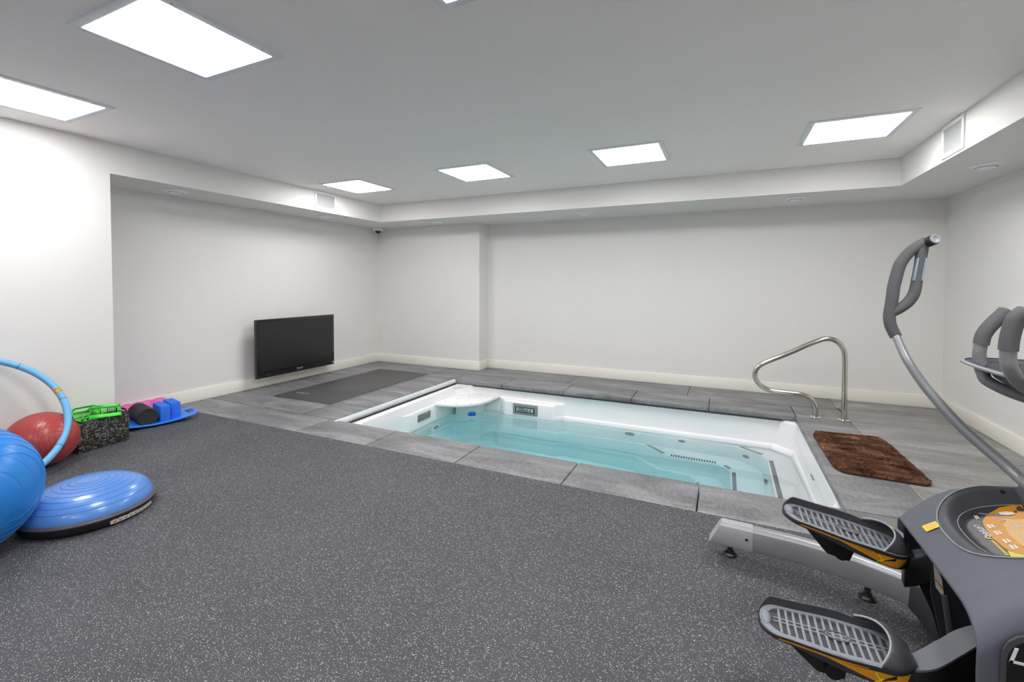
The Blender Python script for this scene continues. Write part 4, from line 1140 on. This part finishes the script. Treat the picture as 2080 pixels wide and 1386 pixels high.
# ---- pedals ---------------------------------------------------------------------
def pedal(origin, tilt, skirt_k=1.0):
    L, Wd = .368, .084
    T = Matrix.Translation(origin) @ Matrix.Rotation(tilt, 4, 'Y')
    def hw(u):
        u = clamp(u)
        if u < .14: k = math.sqrt(max(0, 1-((.14-u)/.14)**2)); return Wd*(.0+.86*k)
        if u < .55: return Wd*(.86+.14*sstep((u-.14)/.41))
        if u < .80: return Wd*(1-.06*sstep((u-.55)/.25))
        k = (u-.80)/.20; return Wd*.94*(1-.62*k**2.4)
    nu = 44
    us = [.14*(1-math.cos(math.pi/2*i/10)) for i in range(10)] + [.14+.86*i/nu for i in range(nu+1)]
    def ring(f, zf, du=0):
        nearp = [((.5+(u-.5)*(1-du))*L, -hw(u)*f, zf(u, -1)) for u in us]
        farp = [((.5+(u-.5)*(1-du))*L, hw(u)*f, zf(u, 1)) for u in us[::-1]]
        return nearp + farp[:-1] if us[0] == 0 else nearp + farp
    def fix(r): return r
    skd = lambda u: .014+.040*sstep(u/.9)*skirt_k
    rim = lambda u, s: (.003 if s < 0 else .004+.022*sstep(u/.10)*(1-.2*sstep((u-.55)/.2)))
    g = G(); g.T = T
    g.loft([ring(.80, lambda u, s: -skd(u)), ring(.90, lambda u, s: -skd(u)*.97), ring(.985, lambda u, s: -.004), ring(1.0, lambda u, s: rim(u, s)-.002), ring(.985, lambda u, s: rim(u, s)), ring(.955, lambda u, s: rim(u, s)-.001, .012), ring(.93, lambda u, s: -.003, .02)])
    p = g.build('pedal', 'pedal_dark', tr, smooth=40)
    # pale rim line
    g = G(); g.T = T
    g.tube([(u*L, -hw(u)*.995, .0035) for u in us[3:]], .0022, 6); g.build('rim_line', 'pedal_grid', p, smooth=60)
    g = G(); g.T = T
    g.tube([(u*L, hw(u)*.985, rim(u, 1)) for u in us[1:48]], .0024, 6); g.build('rim_line', 'rim_plastic', p, smooth=60)
    # tread: grey border, ribs, spine, oval; dark well below
    g = G(); g.T = T
    g.loft([ring(.935, lambda u, s: -.0022, .02), ring(.935, lambda u, s: -.0018, .02)]); g.build('tread_well', 'pedal_well', p, smooth=0)
    g = G(); g.T = T
    z0, z1 = -.002, .0030
    g.loft([ring(.93, lambda u, s: z0, .02), ring(.93, lambda u, s: z1, .02), ring(.78, lambda u, s: z1, .13), ring(.78, lambda u, s: z0, .13)], cap0=False, cap1=False)
    for i in range(15):
        u = .155+.052*i; h = hw(u)*.80
        for s in (-1, 1):
            g.prism([(u*L-.0034, s*.006), (u*L+.0034, s*.006), (u*L+.0034+.001, s*h), (u*L-.0034+.001, s*h)], z0, z1)
    for s in (-1, 1): g.box(.11*L, .93*L, s*.0075-.0022, s*.0075+.0022, z0, z1+.0003)
    for i in range(15): g.box((.155+.052*i)*L-.0034, (.155+.052*i)*L+.0034, -.0075, .0075, z0, z1)
    g.build('tread', 'pedal_grid', p, smooth=0)
    g = G(); g.T = T
    ov = [(.545*L+.034*math.cos(2*math.pi*k/32), .020*math.sin(2*math.pi*k/32)) for k in range(32)]
    iv = [(.545*L+.028*math.cos(2*math.pi*k/32), .0155*math.sin(2*math.pi*k/32)) for k in range(32)]
    g.loft([[(x, y, z0) for x, y in ov], [(x, y, z1+.001) for x, y in ov], [(x, y, z1+.001) for x, y in iv], [(x, y, z1-.001) for x, y in iv]], cap0=False); g.build('tread_badge', 'pedal_cup', p, smooth=0)
    # heel pad
    g = G(); g.T = T @ Matrix.Translation((.055*L, 0, .002)) @ Matrix.Diagonal((.014, .034, .010, 1))
    g.lathe([(math.cos(a*math.pi/16), math.sin(a*math.pi/16)) for a in range(8)]+[(0, 1)], (0, 0, 0), 28); g.build('heel_pad', 'pedal_grid', p, smooth=60)
    # toe cup
    n, m = 26, 18; P = []
    def u0(th): return .765 - .105*(th/math.pi) + .135*math.sin(th)**1.1 if 0 < th < math.pi else (.765 if th <= 0 else .66)
    for j in range(m+1):
        t = j/m; row = []
        for i in range(n+1):
            th = math.pi*i/n; u = u0(th)+(1.0-u0(th))*t; h = (.051*(1-t**2.3)+.004)*(1-.08*t)
            w = hw(u)*1.0
            s_ = max(0.0, math.sin(th))**.85; base = rim(u, -1)*(1-i/n)+rim(u, 1)*(i/n)
            row.append((u*L, -w*math.copysign(abs(math.cos(th))**.9, math.cos(th)), base*(1-s_)*.9-.001+h*s_))
        P.append(row)
    g = G(); g.T = T; g.loft(P, closed=False); c = g.build('toe_cup', 'pedal_cup', p, smooth=60)
    md = c.modifiers.new('thickness', 'SOLIDIFY'); md.thickness = .004; md.offset = -1
    g = G(); g.T = T; g.tube([Vector(q)+Vector((-.0005, 0, .001)) for q in P[0][:n-1]], .0030, 8); g.build('cup_lip', 'lip', c, smooth=60)
    k = P[3][16]
    pts = []
    for a in range(17):
        an = 2*math.pi*a/16; jj = 4.2+1.0*math.cos(an); ii = 15.5+1.3*math.sin(an)
        j0, i0 = int(jj), int(ii); fj, fi = jj-j0, ii-i0
        q = (Vector(P[j0][i0])*(1-fi)+Vector(P[j0][i0+1])*fi)*(1-fj)+(Vector(P[j0+1][i0])*(1-fi)+Vector(P[j0+1][i0+1])*fi)*fj
        pts.append(q+Vector((0, 0, .0015)))
    g = G(); g.T = T; g.tube(pts[:-1], .0012, 6, loop=True); g.build('cup_emblem', 'yellow', c, smooth=60)
    # orange side decals on the outer skirt
    def skin(u, w):  # w 0..1 from rim down to the skirt bottom
        z = -.004-(skd(u)*.97-.004)*w; f = .985-.085*w
        return (u*L, -hw(u)*f-.0014, z)
    def band(ua, ub, wa, wb, mat, name, lift=0, n=26):
        g = G(); g.T = T; V = []
        for i in range(n+1):
            u = ua+(ub-ua)*i/n; a = wa(i/n); b = wb(i/n)
            for q in (a, (a+b)/2, b):
                x, y, z = skin(u, q); V.append((x, y-lift, z))
        g.add(V, [(3*i+r, 3*i+3+r, 3*i+4+r, 3*i+1+r) for i in range(n) for r in (0, 1)]); return g.build(name, mat, p, smooth=60, recalc=False)
    band(.13, .70, lambda t: .02+.04*t, lambda t: .62-.52*t**.6 if t > .03 else .5, 'orange', 'side_stripe')
    band(.44, .955, lambda t: .24-.14*t, lambda t: .26+.64*min(1, t*1.5)**.9-.75*clamp((t-.86)/.14)**2, 'orange', 'side_wedge')
    band(.735, .775, lambda t: .16+.5*t, lambda t: .34+.44*t, 'yellow', 'side_cross', .0006, 8)
    band(.735, .785, lambda t: .86-.45*t, lambda t: .92-.30*t, 'yellow', 'side_cross', .0006, 8)
    band(.770, .86, lambda t: .85-.75*t**.55, lambda t: .92-.60*t**.45 if t < .5 else .92-.60*.5**.45-.30*(t-.5), 'decal_black', 'side_swoosh', .0009, 16)
    # carrier bracket below
    g = G(); g.T = T
    g.loft([[(.16*L, -.05, -.014), (.60*L, -.05, -.02), (.60*L, .05, -.02), (.16*L, .05, -.014)], [(.40*L, -.045, -.088), (.58*L, -.045, -.088), (.58*L, .045, -.088), (.40*L, .045, -.088)]]); b_ = g.build('carrier', 'black_plastic', p, bevel=.006)
    g = G(); g.T = T; g.tube([(.50*L, -.056, -.066), (.50*L, .05, -.066)], .021, 20); g.build('pivot', 'decal_black', p, smooth=40)
    return p
pedal((.108, 1.552, .274), R(.5))
pedal((.206, 1.905, .466), R(10.2), .85)

# pedal arms: grey top strip over a black beam
def arm(path, w, depth):
    Q, _ = catmull([Vector(p) for p in path], [1]*len(path), 8); A = []; B_ = []
    for i, p in enumerate(Q):
        a = Q[max(0, i-1)]; b = Q[min(len(Q)-1, i+1)]; d = (b-a); d.z = 0; d.normalize(); n_ = Vector((-d.y, d.x, 0))
        A.append([p-n_*w, p+n_*w, p+n_*w-Vector((0, 0, .006)), p-n_*w-Vector((0, 0, .006))])
        B_.append([p-n_*w*.97-Vector((0, 0, .006)), p+n_*w*.97-Vector((0, 0, .006)), p+n_*w*.9-Vector((0, 0, depth)), p-n_*w*.9-Vector((0, 0, depth))])
    g = G(); g.loft(B_); o = g.build('pedal_arm', 'black_plastic', tr, bevel=.003, smooth=40)
    g = G(); g.loft(A); g.build('arm_cover', 'arm_grey', o, smooth=40)
arm([(.445, 1.545, .256), (.500, 1.552, .273), (.560, 1.580, .308), (.62, 1.605, .346), (.74, 1.64, .39)], .029, .15)
arm([(.555, 1.905, .385), (.595, 1.900, .405), (.64, 1.885, .435), (.76, 1.85, .46)], .026, .10)

# ------------------------------------------------------------------ camera and output
def camera():
    yaw, pitch, roll = 0.437844, 0.028163, 0.002882
    cy, sy, cp, sp = math.cos(yaw), math.sin(yaw), math.cos(pitch), math.sin(pitch)
    F = Vector((-sy*cp, cy*cp, -sp)); Rt = Vector((cy, sy, 0)); U = Rt.cross(F)
    cr, sr = math.cos(roll), math.sin(roll)
    R2 = Rt*cr + U*sr; U2 = -Rt*sr + U*cr
    cam = bpy.data.cameras.new('camera'); o = bpy.data.objects.new('camera', cam); C.objects.link(o)
    m = Matrix((R2, U2, -F)).transposed().to_4x4(); m.translation = Vector((0, 0, 1.285)); o.matrix_world = m
    cam.sensor_fit = 'HORIZONTAL'; cam.sensor_width = 36; cam.lens = 36*920.8355/2080; cam.shift_y = -(693-602.84)/2080
    cam.clip_start = .05; scene.camera = o
camera()
w = bpy.data.worlds.new('world'); scene.world = w; w.use_nodes = True
w.node_tree.nodes['Background'].inputs[0].default_value = (0, 0, 0, 1)
scene.view_settings.view_transform = 'Standard'; scene.view_settings.look = 'None'
scene.view_settings.gamma = 1; scene.view_settings.use_curve_mapping = False
scene.view_settings.exposure = 0.49
scene.cycles.max_bounces = 14; scene.cycles.diffuse_bounces = 9; scene.cycles.transmission_bounces = 10; scene.cycles.glossy_bounces = 5
scene.cycles.sample_clamp_indirect = 40
